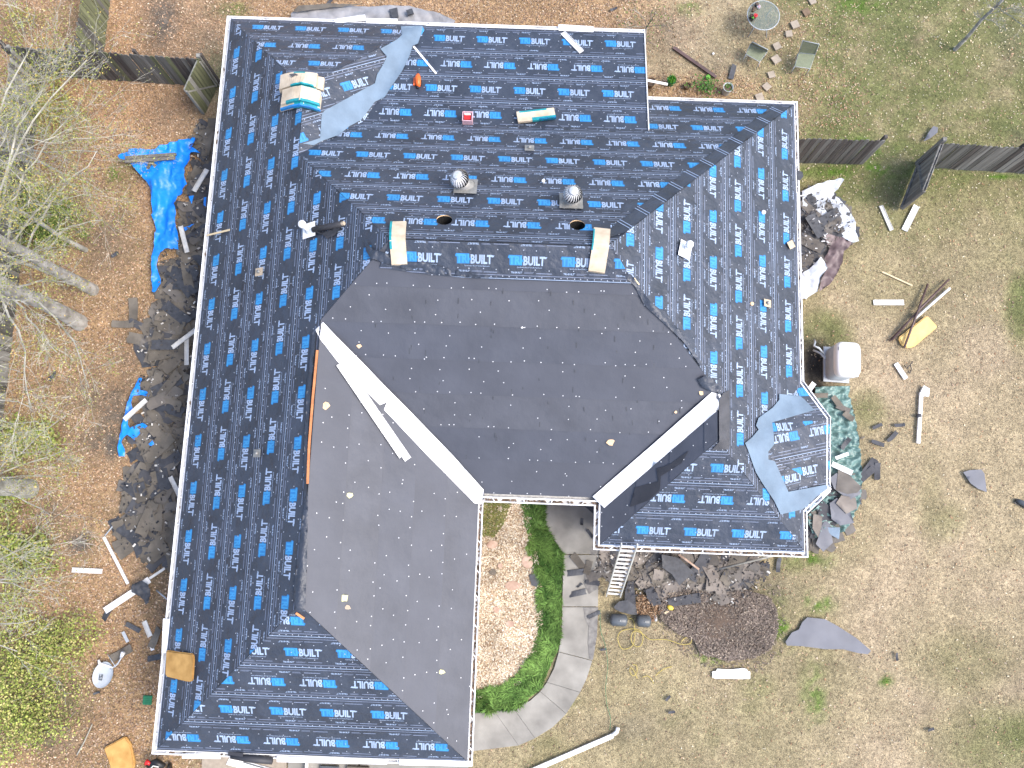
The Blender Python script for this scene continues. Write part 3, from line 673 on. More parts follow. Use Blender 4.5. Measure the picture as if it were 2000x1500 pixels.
for i in range(len(WALL)):
    a, b_ = WALL[i], WALL[(i+1) % len(WALL)]; mb = MB(); mb.beam(HW(*a, 0), HW(*b_, 0), .2, 2.42)
    w = mb.build('wall', 'wall', house)
mb = MB(); mb.prism([HW(*c[0]) for c in CH if c][:-1], EZ-.16, EZ-.125); mb.build('soffit', 'whited', house)
mb = MB(); mb.tube([HW(2.2, -.62, 2.46), HW(2.25, -.5, 2.2), HW(2.45, -.32, 1.9), HW(2.45, -.3, .3), HW(2.38, -.42, .12)], .045, 8); mb.build('downspout', 'whited', house, True)

# ================================================================ things on the roof
def on_roof_slab(mb, c, ang, L, Wd, th, off, mi, sm=.24, nl=16, u0=-.5, u1=.5, w0=-.5, w1=.5, sag=1.0):
    """bent slab resting on the roof, c = world xy centre"""
    d = Vector((math.cos(ang), math.sin(ang))); s = Vector((-d.y, d.x)); vs = []
    def zz(p):
        acc = 0
        for k in range(-3, 4):
            q_ = p + d*sm*k/3; acc += roofz(*WH((q_.x, q_.y)))
        return acc/7
    for i in range(nl+1):
        t = (u0+(u1-u0)*i/nl)*L
        for w in (w0, w1):
            p = Vector((c[0], c[1])) + d*t + s*w*Wd; z = max(zz(p)+.055, roofz(*WH((p.x, p.y)))+.01); vs += [(p.x, p.y, z+off), (p.x, p.y, z+off+th)]
    fs = []
    for i in range(nl):
        a = i*4; b_ = a+4; fs += [(a+1, b_+1, b_+3, a+3), (a, a+2, b_+2, b_), (a, b_, b_+1, a+1), (a+2, a+3, b_+3, b_+2)]
    fs += [(0, 1, 3, 2), (nl*4, nl*4+2, nl*4+3, nl*4+1)]
    mb.add(vs, fs, mi)
def bundle(px_, ang, L, Wd, off, bands, label, th=.09, grp='bundles of shingles set out on the roof'):
    c = hit(*px_, off+th); t = thing('shingle_bundle', label, 'shingle bundle', (c.x, c.y, c.z-th), grp)
    mb = MB(); on_roof_slab(mb, c, ang, L, Wd, th, off, 0); mb.build('wrapper', 'kraft', t)
    for k, (w0, w1, u0, u1, m_) in enumerate(bands):
        mb = MB(); on_roof_slab(mb, c, ang, L*1.008, Wd*1.01, th*1.05, off-.001, 0, w0=w0, w1=w1, u0=u0, u1=u1)
        mb.build('wrapper_print', m_, t)
    return t
r2 = YAW
bundle((581, 196), r2-.05, 1.02, .36, .02, [(-.5, -.15, -.1, .5, 'teal')], 'lower shingle bundle in the bottom row of the stack at the upper left ridge')
bundle((583, 192), r2-.03, 1.04, .40, .11, [(-.5, -.38, -.5, .5, 'bluew'), (-.38, -.2, -.1, .45, 'teal')], 'second shingle bundle from the bottom of the ridge stack, with a blue lower edge')
bundle((588, 157), r2+.0, 1.10, .36, .02, [(.3, .5, -.4, .2, 'teal')], 'shingle bundle at the base of the back row of the ridge stack')
bundle((583, 182), r2-.03, 1.0, .40, .20, [(-.5, -.34, -.35, .5, 'teal')], 'bent shingle bundle on top of the front row of the ridge stack')
bundle((580, 158), r2-.02, 1.0, .38, .11, [(-.5, -.38, -.2, .5, 'teal')], 'shingle bundle in the middle of the back row of the ridge stack')
bundle((579, 152), r2-.01, 1.0, .40, .20, [(-.5, -.4, -.15, .45, 'teal'), (.4, .5, -.1, .2, 'teal')], 'bent shingle bundle on top of the back row of the ridge stack, wrapper torn')
mb = MB(); c = hit(575, 147, .30)
mb.add([Vector(c)+Vector(d) for d in ((-.14, .03, .012), (.02, .05, .012), (.2, -.05, .012), (.02, -.01, .012), (-.05, -.06, .012))], [(0, 1, 2, 3, 4)]); mb.build('wrapper_tear', 'sh_a', [o for o in S.objects if o.get('label', '').startswith('bent shingle bundle on top of the back')][0])
bundle((1047, 226), r2+.18, 1.02, .34, .02, [(-.5, -.22, -.12, .5, 'teal'), (-.5, -.36, .05, .5, 'bluew'), (.36, .5, -.42, .3, 'teal')], 'single shingle bundle lying flat on the back slope, teal printed edges')
bundle((776, 467), r2+math.pi/2+.08, 1.02, .36, .02, [(.36, .5, -.2, .5, 'teal')], 'shingle bundle bent over the main ridge at its left end')
bundle((1173, 481), r2+math.pi/2-.10, 1.04, .38, .02, [(.42, .5, -.1, .45, 'teal')], 'shingle bundle bent over the main ridge at its right end')

def turbine(base_px, lean, label, bright):
    b0 = hit(*base_px); t = thing('turbine_vent', label, 'roof vent', b0, 'turbine vents on the back slope')
    g = 'galv' if bright else 'galvd'
    mb = MB(); on_roof_slab(mb, b0, YAW, .56, .5, .012, .022, 0); mb.build('base_plate', 'galvd', t)
    ax = Vector((lean[0], lean[1], 1)).normalized(); top = b0 + ax*.30
    mb = MB(); mb.lathe(b0+Vector((0, 0, -.05)), [(.25, .02), (.22, .12), (.185, .16), (.18, .34)], 24, 0, ax); mb.build('collar', 'galvd', t, True)
    mb = MB(); R = .235; cc_ = top + ax*.16
    mb.lathe(cc_, [(.17, -.16), (.20, -.10), (.205, 0), (.17, .10), (.11, .15), (.06, .17), (.001, .175)], 24, 0, ax); mb.build('globe', 'void', t, True)
    mb = MB(); mb.lathe(cc_, [(.125, .165), (.10, .19), (.05, .205), (.001, .21)], 24, 0, ax); mb.build('crown_plate', 'galv', t, True)
    mb = MB(); Rm = Vector((0, 0, 1)).rotation_difference(ax).to_matrix()
    nv = 22
    for k in range(nv):
        a0 = 2*math.pi*k/nv; prof = []
        for i in range(7):
            ph = -.75 + 2.15*i/6; prof.append((R*math.cos(ph), .195*math.sin(ph), a0+.28*i/6))
        pa = [cc_ + Rm @ Vector((r*math.cos(a), r*math.sin(a), z)) for r, z, a in prof]
        pb = [cc_ + Rm @ Vector((r*.88*math.cos(a+.19), r*.88*math.sin(a+.19), z)) for r, z, a in prof]
        vs = pa+pb; mb.add(vs, [(i, i+1, 8+i, 7+i) for i in range(6)])
    mb.build('vanes', 'galv', t, True)
turbine((910, 366), (-.30, .10), 'galvanised turbine vent leaning left on the back slope', False)
turbine((1115, 395), (.03, .05), 'bright galvanised turbine vent standing straight near the right vent hole', True)
def pipe_vent(base, topoff, label, plate, hgt, r=.055):
    b0 = hit(*base); t = thing('vent_pipe', label, 'vent pipe', b0, 'white plumbing vent pipes')
    mb = MB(); on_roof_slab(mb, b0, YAW+plate[2], plate[0], plate[1], .01, .03, 0); mb.build('flashing', 'white', t)
    mb = MB(); mb.lathe(b0, [(.11, .0), (.10, .08), (.075, .11)], 16, 0); mb.build('boot', 'dish', t, True)
    mb = MB(); p1 = b0 + Vector((topoff[0], topoff[1], hgt)); mb.tube([b0, p1], r, 14); mb.build('pipe', 'white', t, True)
    mb = MB(); mb.lathe(p1, [(.09, -.04), (.10, 0), (.085, .06), (.03, .085)], 18, 0); mb.build('pipe_cap', 'white', t, True)
pipe_vent((605, 452), (-.10, .05), 'white vent pipe with crumpled flashing on the left slope', (.36, .38, .1), .36)
pipe_vent((1337, 490), (.06, .06), 'white capped vent pipe with square flashing on the right slope', (.32, .42, -.2), .30)
# black roll of sheeting beside the left pipe
r_ = thing('sheeting_roll', 'black roll of spare sheeting lying beside the left vent pipe', 'roll', hit(640, 445))
mb = MB(); mb.tube([hit(612, 449, .10), hit(640, 443, .10), hit(668, 437, .10)], .075, 12); mb.build('roll', 'feltdark', r_, True)
mb = MB(); mb.tube([hit(668, 437, .10), hit(672, 436, .10)], .05, 10); mb.build('core', 'kraft2', r_)
drape('loose_flap', [(618, 455), (640, 452), (668, 442), (664, 450), (650, 462), (640, 468), (632, 460)], 'feltdark', .05, .06, 7, .05, parent=r_)
def boot(px_, label, s=.26, matn='terra', tilt=0, pipe=True, m2='galvd'):
    b0 = hit(*px_); t = thing('pipe_boot', label, 'pipe flashing', b0, 'small old pipe flashings on the roof')
    mb = MB(); on_roof_slab(mb, b0, YAW+tilt, s, s*.9, .015, .03, 0); mb.build('plate', matn, t)
    if pipe:
        mb = MB(); mb.tube([b0+Vector((0, 0, .02)), b0+Vector((0, 0, .16))], [.055, .04], 12, caps=False); mb.tube([b0+Vector((0, 0, .16)), b0+Vector((0, 0, .03))], [.04, .03], 12); mb.build('pipe_stub', m2, t, True)
boot((508, 533), 'small square pipe flashing high on the left slope', .23, 'kraft2')
boot((504, 886), 'small square pipe flashing low on the left slope, below the middle', .21, 'galvd')
boot((1034, 292), 'grey cone shaped pipe flashing on the back slope below the lone bundle', .24, 'galvd')
boot((1497, 594), 'torn brown pipe flashing in the middle of the right slope', .22, 'kraft2')
boot((1543, 480), 'torn brown flashing piece by the right gutter', .22, 'kraft2', .6, False)
mb = MB(); c = hit(1490, 416, .02); mb.lathe(c, [(.05, 0), (.06, .07), (.04, .09)], 10); mb.build('paper_cup', 'white', None, label='small white cup on the right slope above the vent pipe', category='cup')
mb = MB(); c = hit(1468, 594, .02); mb.lathe(c, [(.045, 0), (.05, .05), (.02, .06)], 8); mb.build('wood_scrap', 'scrapo', None, label='tiny tan scrap on the right slope left of the torn flashing', category='scrap')
mb = MB(); c = hit(1061, 356, .02); mb.lathe(c, [(.04, 0), (.045, .10), (.02, .12)], 8); mb.build('tube_of_sealant', 'white', None, label='small white sealant tube on the back slope between the turbine vents', category='tube')
# orange nail gun
t = thing('nail_gun', 'orange and black power tool lying on the back slope', 'power tool', hit(817, 163))
c = hit(817, 160); mb = MB(); mb.tube([c+Vector((.0, .16, .10)), c+Vector((0, .05, .13)), c+Vector((.01, -.10, .12)), c+Vector((.02, -.2, .09))], [.05, .085, .08, .05], 10); mb.build('body', 'orange', t, True)
mb = MB(); mb.tube([c+Vector((.07, .02, .05)), c+Vector((.09, -.1, .06)), c+Vector((.03, -.17, .08))], .032, 8); mb.build('handle', 'black', t, True)
mb = MB(); mb.beam(c+Vector((-.09, .08, .03)), c+Vector((-.10, -.14, .03)), .05, .06); mb.build('magazine', 'orange', t)
mb = MB(); mb.lathe(c+Vector((0, -.22, .05)), [(.035, 0), (.045, .06), (.02, .1)], 8); mb.build('nozzle', 'black', t, True)
mb = MB(); mb.lathe(c+Vector((0, .17, .06)), [(.03, 0), (.04, .05), (.01, .07)], 8); mb.build('cap', 'black', t, True)
# nail box
t = thing('nail_bucket', 'square pink and white tub with red nail boxes inside, on the back slope', 'tub', hit(914, 234))
c = hit(914, 236); mb = MB()
mb.box(c+Vector((0, 0, .0)), .26, .26, .03, YAW, 0)
for dx, dy, sx, sy in ((-.125, 0, .02, .27), (.125, 0, .02, .27), (0, -.125, .25, .02), (0, .125, .25, .02)): mb.box(c+Vector((dx, dy, 0)), sx, sy, .26, YAW, 0)
mb.build('tub', 'pink', t)
mb = MB(); mb.box(c+Vector((0, .02, .03)), .18, .16, .17, YAW); mb.build('nail_box', 'red', t)
mb = MB(); mb.box(c+Vector((0, .08, .2)), .16, .05, .03, YAW); mb.build('box_flap', 'white', t)
# strips and sticks on the roof
def strip(a, b_, w, label, h=.012, matn='white', roof=True, off=.03, cat='metal strip', name='metal_strip', lips=True, grp=None, za=0, zb=0):
    A3, B3 = (hit(*a, off), hit(*b_, off)) if roof else (P(*a, za+.02), P(*b_, zb+.02))
    d = (B3-A3).normalized(); s = d.cross(Vector((0, 0, 1))).normalized()
    t = thing(name, label, cat, (A3+B3)/2, grp)
    mb = MB(); mb.beam(A3, B3, w, h); mb.build('panel', matn, t)
    if lips:
        for sg in (-1, 1):
            mb = MB(); mb.beam(A3+s*sg*(w/2-.008)+Vector((0, 0, h)), B3+s*sg*(w/2-.008)+Vector((0, 0, h)), .012, .02); mb.build('folded_edge', matn, t)
    return t
strip((808, 91), (852, 144), .055, 'thin white stick on the back slope beside the grey membrane', cat='stick', name='trim_stick', lips=False)
strip((1099, 64), (1136, 102), .16, 'white channel piece slanting down from the back gutter', matn='whited')
def edge_sheet(corners, z, label, matn='white', th=.012):
    mb = MB(); mb.prism([P(u, v, z) for u, v in corners], z, z+th); return mb.build('metal_sheet', matn, None, label=label, category='metal sheet')
edge_sheet([(1091, 48), (1159, 52), (1159, 63), (1091, 60)], EZ+.09, 'short white sheet on the back gutter near its right end')
edge_sheet([(653, 38), (713, 29), (714, 40), (655, 46)], EZ+.09, 'tilted white sheet on the back gutter left of its middle')
edge_sheet([(715, 36), (776, 37), (777, 47), (715, 46)], EZ+.08, 'straight white sheet on the back gutter beside the tilted one')
edge_sheet([(356, 1472), (430, 1471), (431, 1482), (356, 1481)], EZ+.09, 'white sheet covering the front gutter near its left corner')
edge_sheet([(541, 1477), (756, 1482), (756, 1493), (541, 1488)], EZ+.09, 'long white sheet covering the front gutter')
edge_sheet([(780, 1482), (921, 1486), (921, 1497), (780, 1494)], EZ+.09, 'white sheet covering the front gutter at its right corner')
edge_sheet([(319, 1208), (332, 1209), (327, 1276), (316, 1275)], EZ+.09, 'white sheet over the left gutter above the foam pad')
edge_sheet([(371, 805), (377, 805), (370, 855), (363, 854)], EZ+.09, 'white sheet lying in the left gutter at mid length')
edge_sheet([(1556, 375), (1562, 376), (1563, 425), (1557, 440)], EZ+.09, 'narrow white sheet in the right gutter by the silver tarp')
edge_sheet([(1600, 964), (1616, 948), (1624, 955), (1607, 972)], EZ+.09, 'white sheet over the bay gutter corner')
strip((404, 460), (449, 449), .05, 'short pale wood stick across the left gutter', matn='tan', cat='stick', name='wood_stick', lips=False, off=.08)
# loose flashing channels on the left wing
t = thing('flashing_channel', 'long loose white flashing channel lying on the left wing felt', 'flashing', hit(730, 805))
for (a, b_, w) in (((667, 709), (797, 897), .17), ((660, 712), (783, 893), .07)):
    A3, B3 = hit(*a, .06), hit(*b_, .06); d = (B3-A3).normalized(); s = d.cross(Vector((0, 0, 1))).normalized()
    mb = MB(); mb.beam(A3, B3, w, .01); mb.build('channel_floor', 'white', t)
    for sg in (-1, 1):
        mb = MB(); mb.beam(A3+s*sg*w/2, B3+s*sg*w/2, .012, .05); mb.build('channel_side', 'whited', t)
# foam pads
def slab(name, corners, z, th, matn, label, cat, roof=False, parent=None, taper=.02):
    pts = [hit(u, v, z) if roof else P(u, v, z) for u, v in corners]
    bm = bmesh.new(); vs = [bm.verts.new(p) for p in pts]; f = bm.faces.new(vs); f.normal_update()
    if f.normal.z < 0: f.normal_flip()
    r = bmesh.ops.extrude_face_region(bm, geom=[f]); up = [g for g in r['geom'] if isinstance(g, bmesh.types.BMVert)]
    for v_ in up: v_.co.z += th
    bmesh.ops.bevel(bm, geom=bm.edges[:], offset=min(.03, th*.3), segments=2, affect='EDGES', clamp_overlap=True)
    bmesh.ops.subdivide_edges(bm, edges=[e for e in bm.edges if e.calc_length() > .2], cuts=3, use_grid_fill=True)
    for v_ in bm.verts: v_.co.z += (.5-wr(v_.co.x, v_.co.y, 2.5, 4))*.02
    c = sum((v_.co for v_ in bm.verts), Vector())/len(bm.verts); c.z = min(v_.co.z for v_ in bm.verts)
    for v_ in bm.verts: v_.co -= c
    me = bpy.data.meshes.new(name); bm.to_mesh(me); bm.free(); me.materials.append(M[matn])
    o = bpy.data.objects.new(name, me); o.location = c; S.collection.objects.link(o)
    o['label'] = label; o['category'] = cat; return o
slab('foam_pad', [(327, 1269), (380, 1276), (382, 1285), (379, 1329), (370, 1331), (326, 1320), (325, 1310)], .03, .10, 'foam', 'square yellow foam pad lying on the left edge of the roof', 'foam pad', True)
slab('foam_pad', [(206, 1459), (248, 1436), (258, 1450), (267, 1490), (262, 1505), (222, 1512), (217, 1490)], 0, .12, 'foam', 'ragged yellow foam pad on the ground at the lower left', 'foam pad')
slab('foam_pad', [(1752, 661), (1806, 618), (1812, 622), (1828, 640), (1782, 679), (1767, 681), (1757, 672)], 0, .12, 'foaml', 'pale yellow foam pad on the right lawn under dark pipes', 'foam pad')
# small scraps lying on felt
for k, (u, v, sz, mt, lb) in enumerate([(683, 967, .09, 'scrapy', 'round yellow scrap on the upper part of the left wing felt'), (673, 1168, .14, 'scrapy', 'largest yellow scrap on the left wing felt'), (679, 1186, .09, 'kraft2', 'pale brown scrap just below the largest yellow scrap'),
        (863, 1312, .09, 'scrapy', 'half round yellow scrap near the right gutter of the left wing'), (636, 793, .12, 'scrapo', 'pointed yellow scrap near the top of the left wing'), (1193, 863, .12, 'scrapo', 'orange wood chip on the front slope felt'),
        (1370, 768, .08, 'scrapo', 'orange chip by the head of the right valley'), (1320, 805, .05, 'scrapo', 'small chip left of the right valley'), (702, 676, .07, 'scrapo', 'wood chip beside the left valley flashing'), (1020, 640, .035, 'white', 'small white scrap in the upper middle of the front felt')]):
    c = hit(u, v, .03); n = 8; mb = MB(); a0 = random.random()*6
    mb.prism([(c.x+sz*random.uniform(.5, 1.1)*math.cos(a0+2*math.pi*i/n), c.y+sz*random.uniform(.45, .9)*math.sin(a0+2*math.pi*i/n)) for i in range(n)], c.z, c.z+.015)
    mb.build('scrap', mt, None, label=lb, category='scrap')
# tears in felt, rub marks: small dark slits
mb = MB()
for k in range(70):
    u, v = random.uniform(700, 1330), random.uniform(560, 900)
    if not (WH(hit(u, v))[1] < 5.4 and roofz(*WH(hit(u, v))) > EZ+.2): continue
    h = WH(hit(u, v)); 
    if h[0] < -.9-(h[1]-.6)+.3 or h[0] > 2.1+(h[1]-.6)-.3: continue
    c = hit(u, v, .02); mb.beam(c, hit(u+random.uniform(-1, 1), v+random.uniform(5, 12), .02), .02, .003)
mb.build('felt_slits', 'sh_c', house, kind='stuff')

# ================================================================ THE YARD
def slabp(name, poly_px, z0, z1, matn, parent=None, **tags):
    mb = MB(); mb.prism([P(u, v, 0) for u, v in poly_px], z0, z1); return mb.build(name, matn, parent, **tags)
# ---- concrete walk: one slab per joint
walk = thing('walkway', 'curved concrete walkway of separate slabs leading round the front bed', 'walkway', P(1130, 1200), kind='structure')
L_ = [(1063, 940), (1063, 1025), (1100, 1083), (1099, 1135), (1098, 1185), (1096, 1240), (1091, 1273), (1082, 1305), (1068, 1332), (1055, 1350), (1035, 1368), (1002, 1382), (965, 1388), (915, 1390)]
R_ = [(1190, 940), (1185, 1040), (1170, 1083), (1169, 1135), (1168, 1185), (1165, 1240), (1157, 1290), (1146, 1325), (1133, 1352), (1106, 1394), (1080, 1420), (1045, 1442), (1013, 1456), (915, 1468)]
SL = [(0, 2), (2, 4), (4, 6), (6, 8), (8, 9), (9, 11), (11, 12), (12, 13)]
for a, b_ in SL:
    pl = L_[a:b_+1] + R_[a:b_+1][::-1]; c = (sum(p[0] for p in pl)/len(pl), sum(p[1] for p in pl)/len(pl))
    pl = [(c[0]+(p[0]-c[0])*.991, c[1]+(p[1]-c[1])*.985) for p in pl]
    slabp('slab', pl, -.08, .03+random.uniform(-.004, .004), 'conc', walk)
drv = thing('driveway', 'pale concrete drive at the foot of the front wall', 'driveway', P(700, 1500), kind='structure')
for u0_, u1_ in ((395, 475), (478, 560), (563, 700), (704, 915)):
    slabp('slab', [(u0_, 1455), (u1_, 1455), (u1_, 1600), (u0_, 1600)], -.08, .03+random.uniform(-.003, .003), 'conc' if u0_ > 500 else 'stone', drv)
# ---- front bed: bark chips, edging stones, lush border grass
bedp = [(935, 975), (1032, 975), (1038, 1040), (1052, 1100), (1060, 1180), (1056, 1250), (1040, 1300), (1015, 1335), (975, 1352), (925, 1362)]
bw = [tuple(P(u, v)[:2]) for u, v in bedp]
vs, fs = sheet(bw, .12, lambda x, y: .012 + .03*wr(x, y, 1.5, 5))
mb = MB(); mb.add(vs, fs); mb.build('bark_bed', 'soil', None, True, kind='structure')
def scatter_in(poly, n, size, asp, pal, name, z=.03, zr=.02, tiltr=.35, wf=None, **tags):
    pw = [tuple(P(u, v)[:2]) for u, v in poly]; xs = [p[0] for p in pw]; ys = [p[1] for p in pw]
    x = rng.uniform(min(xs), max(xs), n*2); y = rng.uniform(min(ys), max(ys), n*2); k = npin(x, y, pw); x, y = x[k][:n], y[k][:n]
    if wf is not None: k = rng.random(len(x)) < wf(x, y); x, y = x[k], y[k]
    n = len(x); L = rng.uniform(*size, n); a = rng.uniform(0, 2*np.pi, n); t = rng.normal(0, tiltr, n); r2 = rng.normal(0, tiltr, n)
    d = np.stack([np.cos(a)*np.cos(t), np.sin(a)*np.cos(t), np.sin(t)], 1)*(L/2)[:, None]
    s = np.stack([-np.sin(a)*np.cos(r2), np.cos(a)*np.cos(r2), np.sin(r2)], 1)*(L*asp/2)[:, None]
    p = np.stack([x, y, z + rng.uniform(0, zr, n)], 1)
    v = np.stack([p-d-s, p+d-s, p+d+s, p-d+s], 1).reshape(-1, 3); f = np.arange(4*n).reshape(-1, 4)
    c = np.array(pal)[rng.integers(0, len(pal), n)]*rng.uniform(.75, 1.2, n)[:, None]*(.74+.55*vnoise(x, y, 1.9))[:, None]
    return np_mesh(name, v, f, 4, np.repeat(np.clip(c, 0, 1), 4, 0), M['tint'], **tags)
BARK = [(.55, .45, .32), (.47, .36, .24), (.68, .60, .47), (.37, .26, .16), (.62, .54, .40), (.25, .18, .12), (.72, .66, .56)]
scatter_in(bedp, 34000, (.03, .10), .26, BARK, 'bark_chips', .035, .03, kind='stuff', label='pale straw coloured bark chips filling the front bed', category='bark chips')
scatter_in([(938, 978), (1000, 978), (985, 1020), (965, 1050), (938, 1045)], 2500, (.03, .09), .3, [(.16, .19, .05), (.24, .22, .08), (.12, .13, .05)], 'bed_moss', .05, .03, kind='stuff', label='patch of moss and low weeds in the top corner of the bed', category='moss')
for k, (u, v, w, h, mt, lb) in enumerate([(962, 1064, 22, 16, 'flag', 'small pink flagstone at the left edge of the front bed'), (1030, 1097, 24, 24, 'flag', 'pink flagstone near the grass border, upper half of the bed'), (1002, 1143, 30, 18, 'flag', 'wide pink flagstone in the middle of the bed'),
        (962, 1117, 14, 13, 'sh_b', 'dark broken shingle piece lying in the bed'), (977, 1105, 9, 10, 'flag', 'smallest pink stone in the middle of the bed'), (977, 993, 9, 9, 'stone', 'small pale round stone in the top corner of the bed'),
        (996, 1218, 16, 12, 'flag', 'pink stone in the lower half of the bed'), (970, 1190, 12, 12, 'flag', 'brown stone near the gutter side of the bed')]):
    n = 9; mb = MB(); c = P(u, v); a0 = random.random()*6
    pl = [(c.x + w/134*random.uniform(.85, 1.15)*math.cos(a0+2*math.pi*i/n), c.y + h/134*random.uniform(.85, 1.15)*math.sin(a0+2*math.pi*i/n)) for i in range(n)]
    mb.prism(pl, .02, .085); mb.build('flagstone', mt, None, label=lb, category='stone')
mb = MB(); mb.prism([P(u, v) for u, v in [(1033, 1122), (1050, 1119), (1053, 1135), (1048, 1146), (1038, 1143)]], .07, .09); mb.build('shingle_piece', 'sh_c', None, label='dark square of roofing lying at the bed edge by the grass', category='roofing scrap')
grassp = [(1022, 975), (1062, 975), (1062, 1027), (1098, 1083), (1097, 1185), (1089, 1272), (1053, 1350), (1003, 1384), (925, 1391), (925, 1352), (985, 1342), (1022, 1312), (1045, 1265), (1053, 1190), (1048, 1130), (1030, 1060)]
gw = [tuple(P(u, v)[:2]) for u, v in grassp]
xs = [p[0] for p in gw]; ys = [p[1] for p in gw]
N = 60000; x = rng.uniform(min(xs), max(xs), N); y = rng.uniform(min(ys), max(ys), N); k = npin(x, y, gw); x, y = x[k], y[k]; n = len(x)
tn = np.clip(.5*vnoise(x, y, 2.2) + 1.1*vnoise(x+3, y, 6.0) - .3, 0, 1);  a = rng.uniform(0, 2*np.pi, n)*.4 + 6.28*vnoise(x, y, 1.1)*2; L = rng.uniform(.09, .24, n)*(.6+.8*tn)
d1 = np.stack([np.cos(a)*.45, np.sin(a)*.45, np.full(n, .85)], 1)*(L*.55)[:, None]; d2 = d1 + np.stack([np.cos(a)*.9, np.sin(a)*.9, np.full(n, .15)], 1)*(L*.6)[:, None]
s = np.stack([-np.sin(a), np.cos(a), np.zeros(n)], 1)*.010; p = np.stack([x, y, np.full(n, .0)], 1)
v = np.stack([p-s, p+s, p+d1+s, p+d1-s, p+d2], 1).reshape(-1, 3)
f3 = []; i5 = np.arange(n)*5
tri = np.concatenate([np.stack([i5, i5+1, i5+2], 1), np.stack([i5, i5+2, i5+3], 1), np.stack([i5+3, i5+2, i5+4], 1)])
c = (np.array((.035, .085, .016))*(1-tn[:, None]) + np.array((.125, .22, .05))*tn[:, None])*rng.uniform(.45, 1.7, n)[:, None]
np_mesh('border_grass', v, tri, 3, np.repeat(c, 5, 0), M['tint'], kind='stuff', label='lush green border grass between the bark bed and the curved walk', category='grass')
# mulch patch and plant scraps by the front lawn
mulch = [(1300, 1160), (1340, 1150), (1400, 1160), (1450, 1150), (1500, 1165), (1515, 1190), (1518, 1225), (1505, 1265), (1470, 1285), (1420, 1290), (1365, 1275), (1355, 1250), (1320, 1235), (1290, 1210), (1285, 1185)]
mw = [tuple(P(u, v)[:2]) for u, v in mulch]; mcx = sum(p[0] for p in mw)/len(mw); mcy = sum(p[1] for p in mw)/len(mw)
vs, fs = sheet(mw, .1, lambda x, y: -.04 + .16*max(0, 1-math.hypot(x-mcx, y-mcy)/1.7)**.6 + .05*wr(x, y, 2.5, 1))
mb = MB(); mb.add(vs, fs); mb.build('mulch_mound', 'soil', None, True, kind='structure')
scatter_in(mulch, 15000, (.02, .08), .3, [(.15, .12, .10), (.19, .15, .122), (.13, .105, .088), (.24, .19, .155), (.17, .14, .115), (.15, .12, .10), (.34, .28, .215)], 'mulch', .09, .06, kind='stuff', label='brown shredded mulch heaped on the front lawn', category='mulch')
scatter_in([(1243, 1158), (1275, 1165), (1290, 1195), (1270, 1215), (1243, 1200)], 500, (.05, .2), .12, [(.30, .18, .10), (.42, .30, .2), (.2, .12, .07)], 'dry_stalks', .05, .12, .6, kind='stuff', label='dry brown stalks between the grey tanks and the shingles', category='dead plants')

# ---- fences
def fence(name, a, b_, label, h=1.62, matn=('wood',), bw=.14, side=1, rail_side=1, posts=True, sag=0):
    A3, B3 = P(*a), P(*b_); d = B3-A3; L = d.length; d.normalize(); s = Vector((-d.y, d.x, 0))
    t = thing(name, label, 'fence' if 'gate' not in name else 'gate', (A3+B3)/2)
    n = int(L/(bw+.012)); w = L/n
    for i in range(n):
        c = A3 + d*(i+.5)*w; hh = h + random.uniform(-.03, .02); mb = MB(); th = .022
        o = s*random.uniform(-.014, .014)
        vs = []
        hw = w/2-.007
        for z in (0.02, hh-.05): vs += [c+o-d*hw+Vector((0, 0, z)), c+o+d*hw+Vector((0, 0, z)), c+o+d*hw+s*th+Vector((0, 0, z)), c+o-d*hw+s*th+Vector((0, 0, z))]
        z = hh; vs += [c+o-d*hw*.55+Vector((0, 0, z)), c+o+d*hw*.55+Vector((0, 0, z)), c+o+d*hw*.55+s*th+Vector((0, 0, z)), c+o-d*hw*.55+s*th+Vector((0, 0, z))]
        fs = [(0, 1, 5, 4), (1, 2, 6, 5), (2, 3, 7, 6), (3, 0, 4, 7), (4, 5, 9, 8), (5, 6, 10, 9), (6, 7, 11, 10), (7, 4, 8, 11), (8, 9, 10, 11), (0, 3, 2, 1)]
        mb.add(vs, fs); mb.build('board', random.choice(matn), t)
    for z in (.3, h-.28):
        mb = MB(); mb.beam(A3+s*-.045*rail_side+Vector((0, 0, z)), B3+s*-.045*rail_side+Vector((0, 0, z)), .05, .09); mb.build('rail', 'wood_pale' if 'board' in name else matn[0], t)
    if posts:
        k = max(1, round(L/2.4))
        for i in range(k+1):
            c = A3 + d*L*i/k - s*.1*rail_side; mb = MB(); mb.beam(c, c+Vector((0, 0, h+.02)), .09, .09, up=(0, 1, 0)); mb.build('post', matn[-1], t)
    return t
WD = ('wood', 'wood', 'wood', 'wood_moss', 'wood_dark')
fence('board_fence', (60, 147), (428, 171), 'weathered grey board fence running left from the gate at the house corner', 1.62, ('wood', 'wood_dark', 'wood', 'wood', 'wood_b', 'wood_moss', 'wood_dark'), rail_side=-1)
fence('board_fence', (197, 152), (224, -60), 'mossy board fence running up out of the frame from the corner', 1.62, ('wood_moss', 'wood', 'wood_moss', 'wood'), rail_side=-1)
fence('board_fence', (82, 150), (2, 850), 'long grey boundary fence under the trees at the left edge', 1.62, ('wood_pale', 'wood', 'wood_pale'), rail_side=1)
fence('board_fence', (1520, 318), (1685, 322), 'short dark board fence joined to the right side of the house', 1.62, ('wood_dark', 'wood', 'wood', 'wood_b', 'wood_dark'), rail_side=-1)
fence('board_fence', (1793, 327), (2090, 345), 'dark board fence running right from the open gate', 1.62, ('wood_dark', 'wood', 'wood', 'wood_b', 'wood_dark'), rail_side=-1)
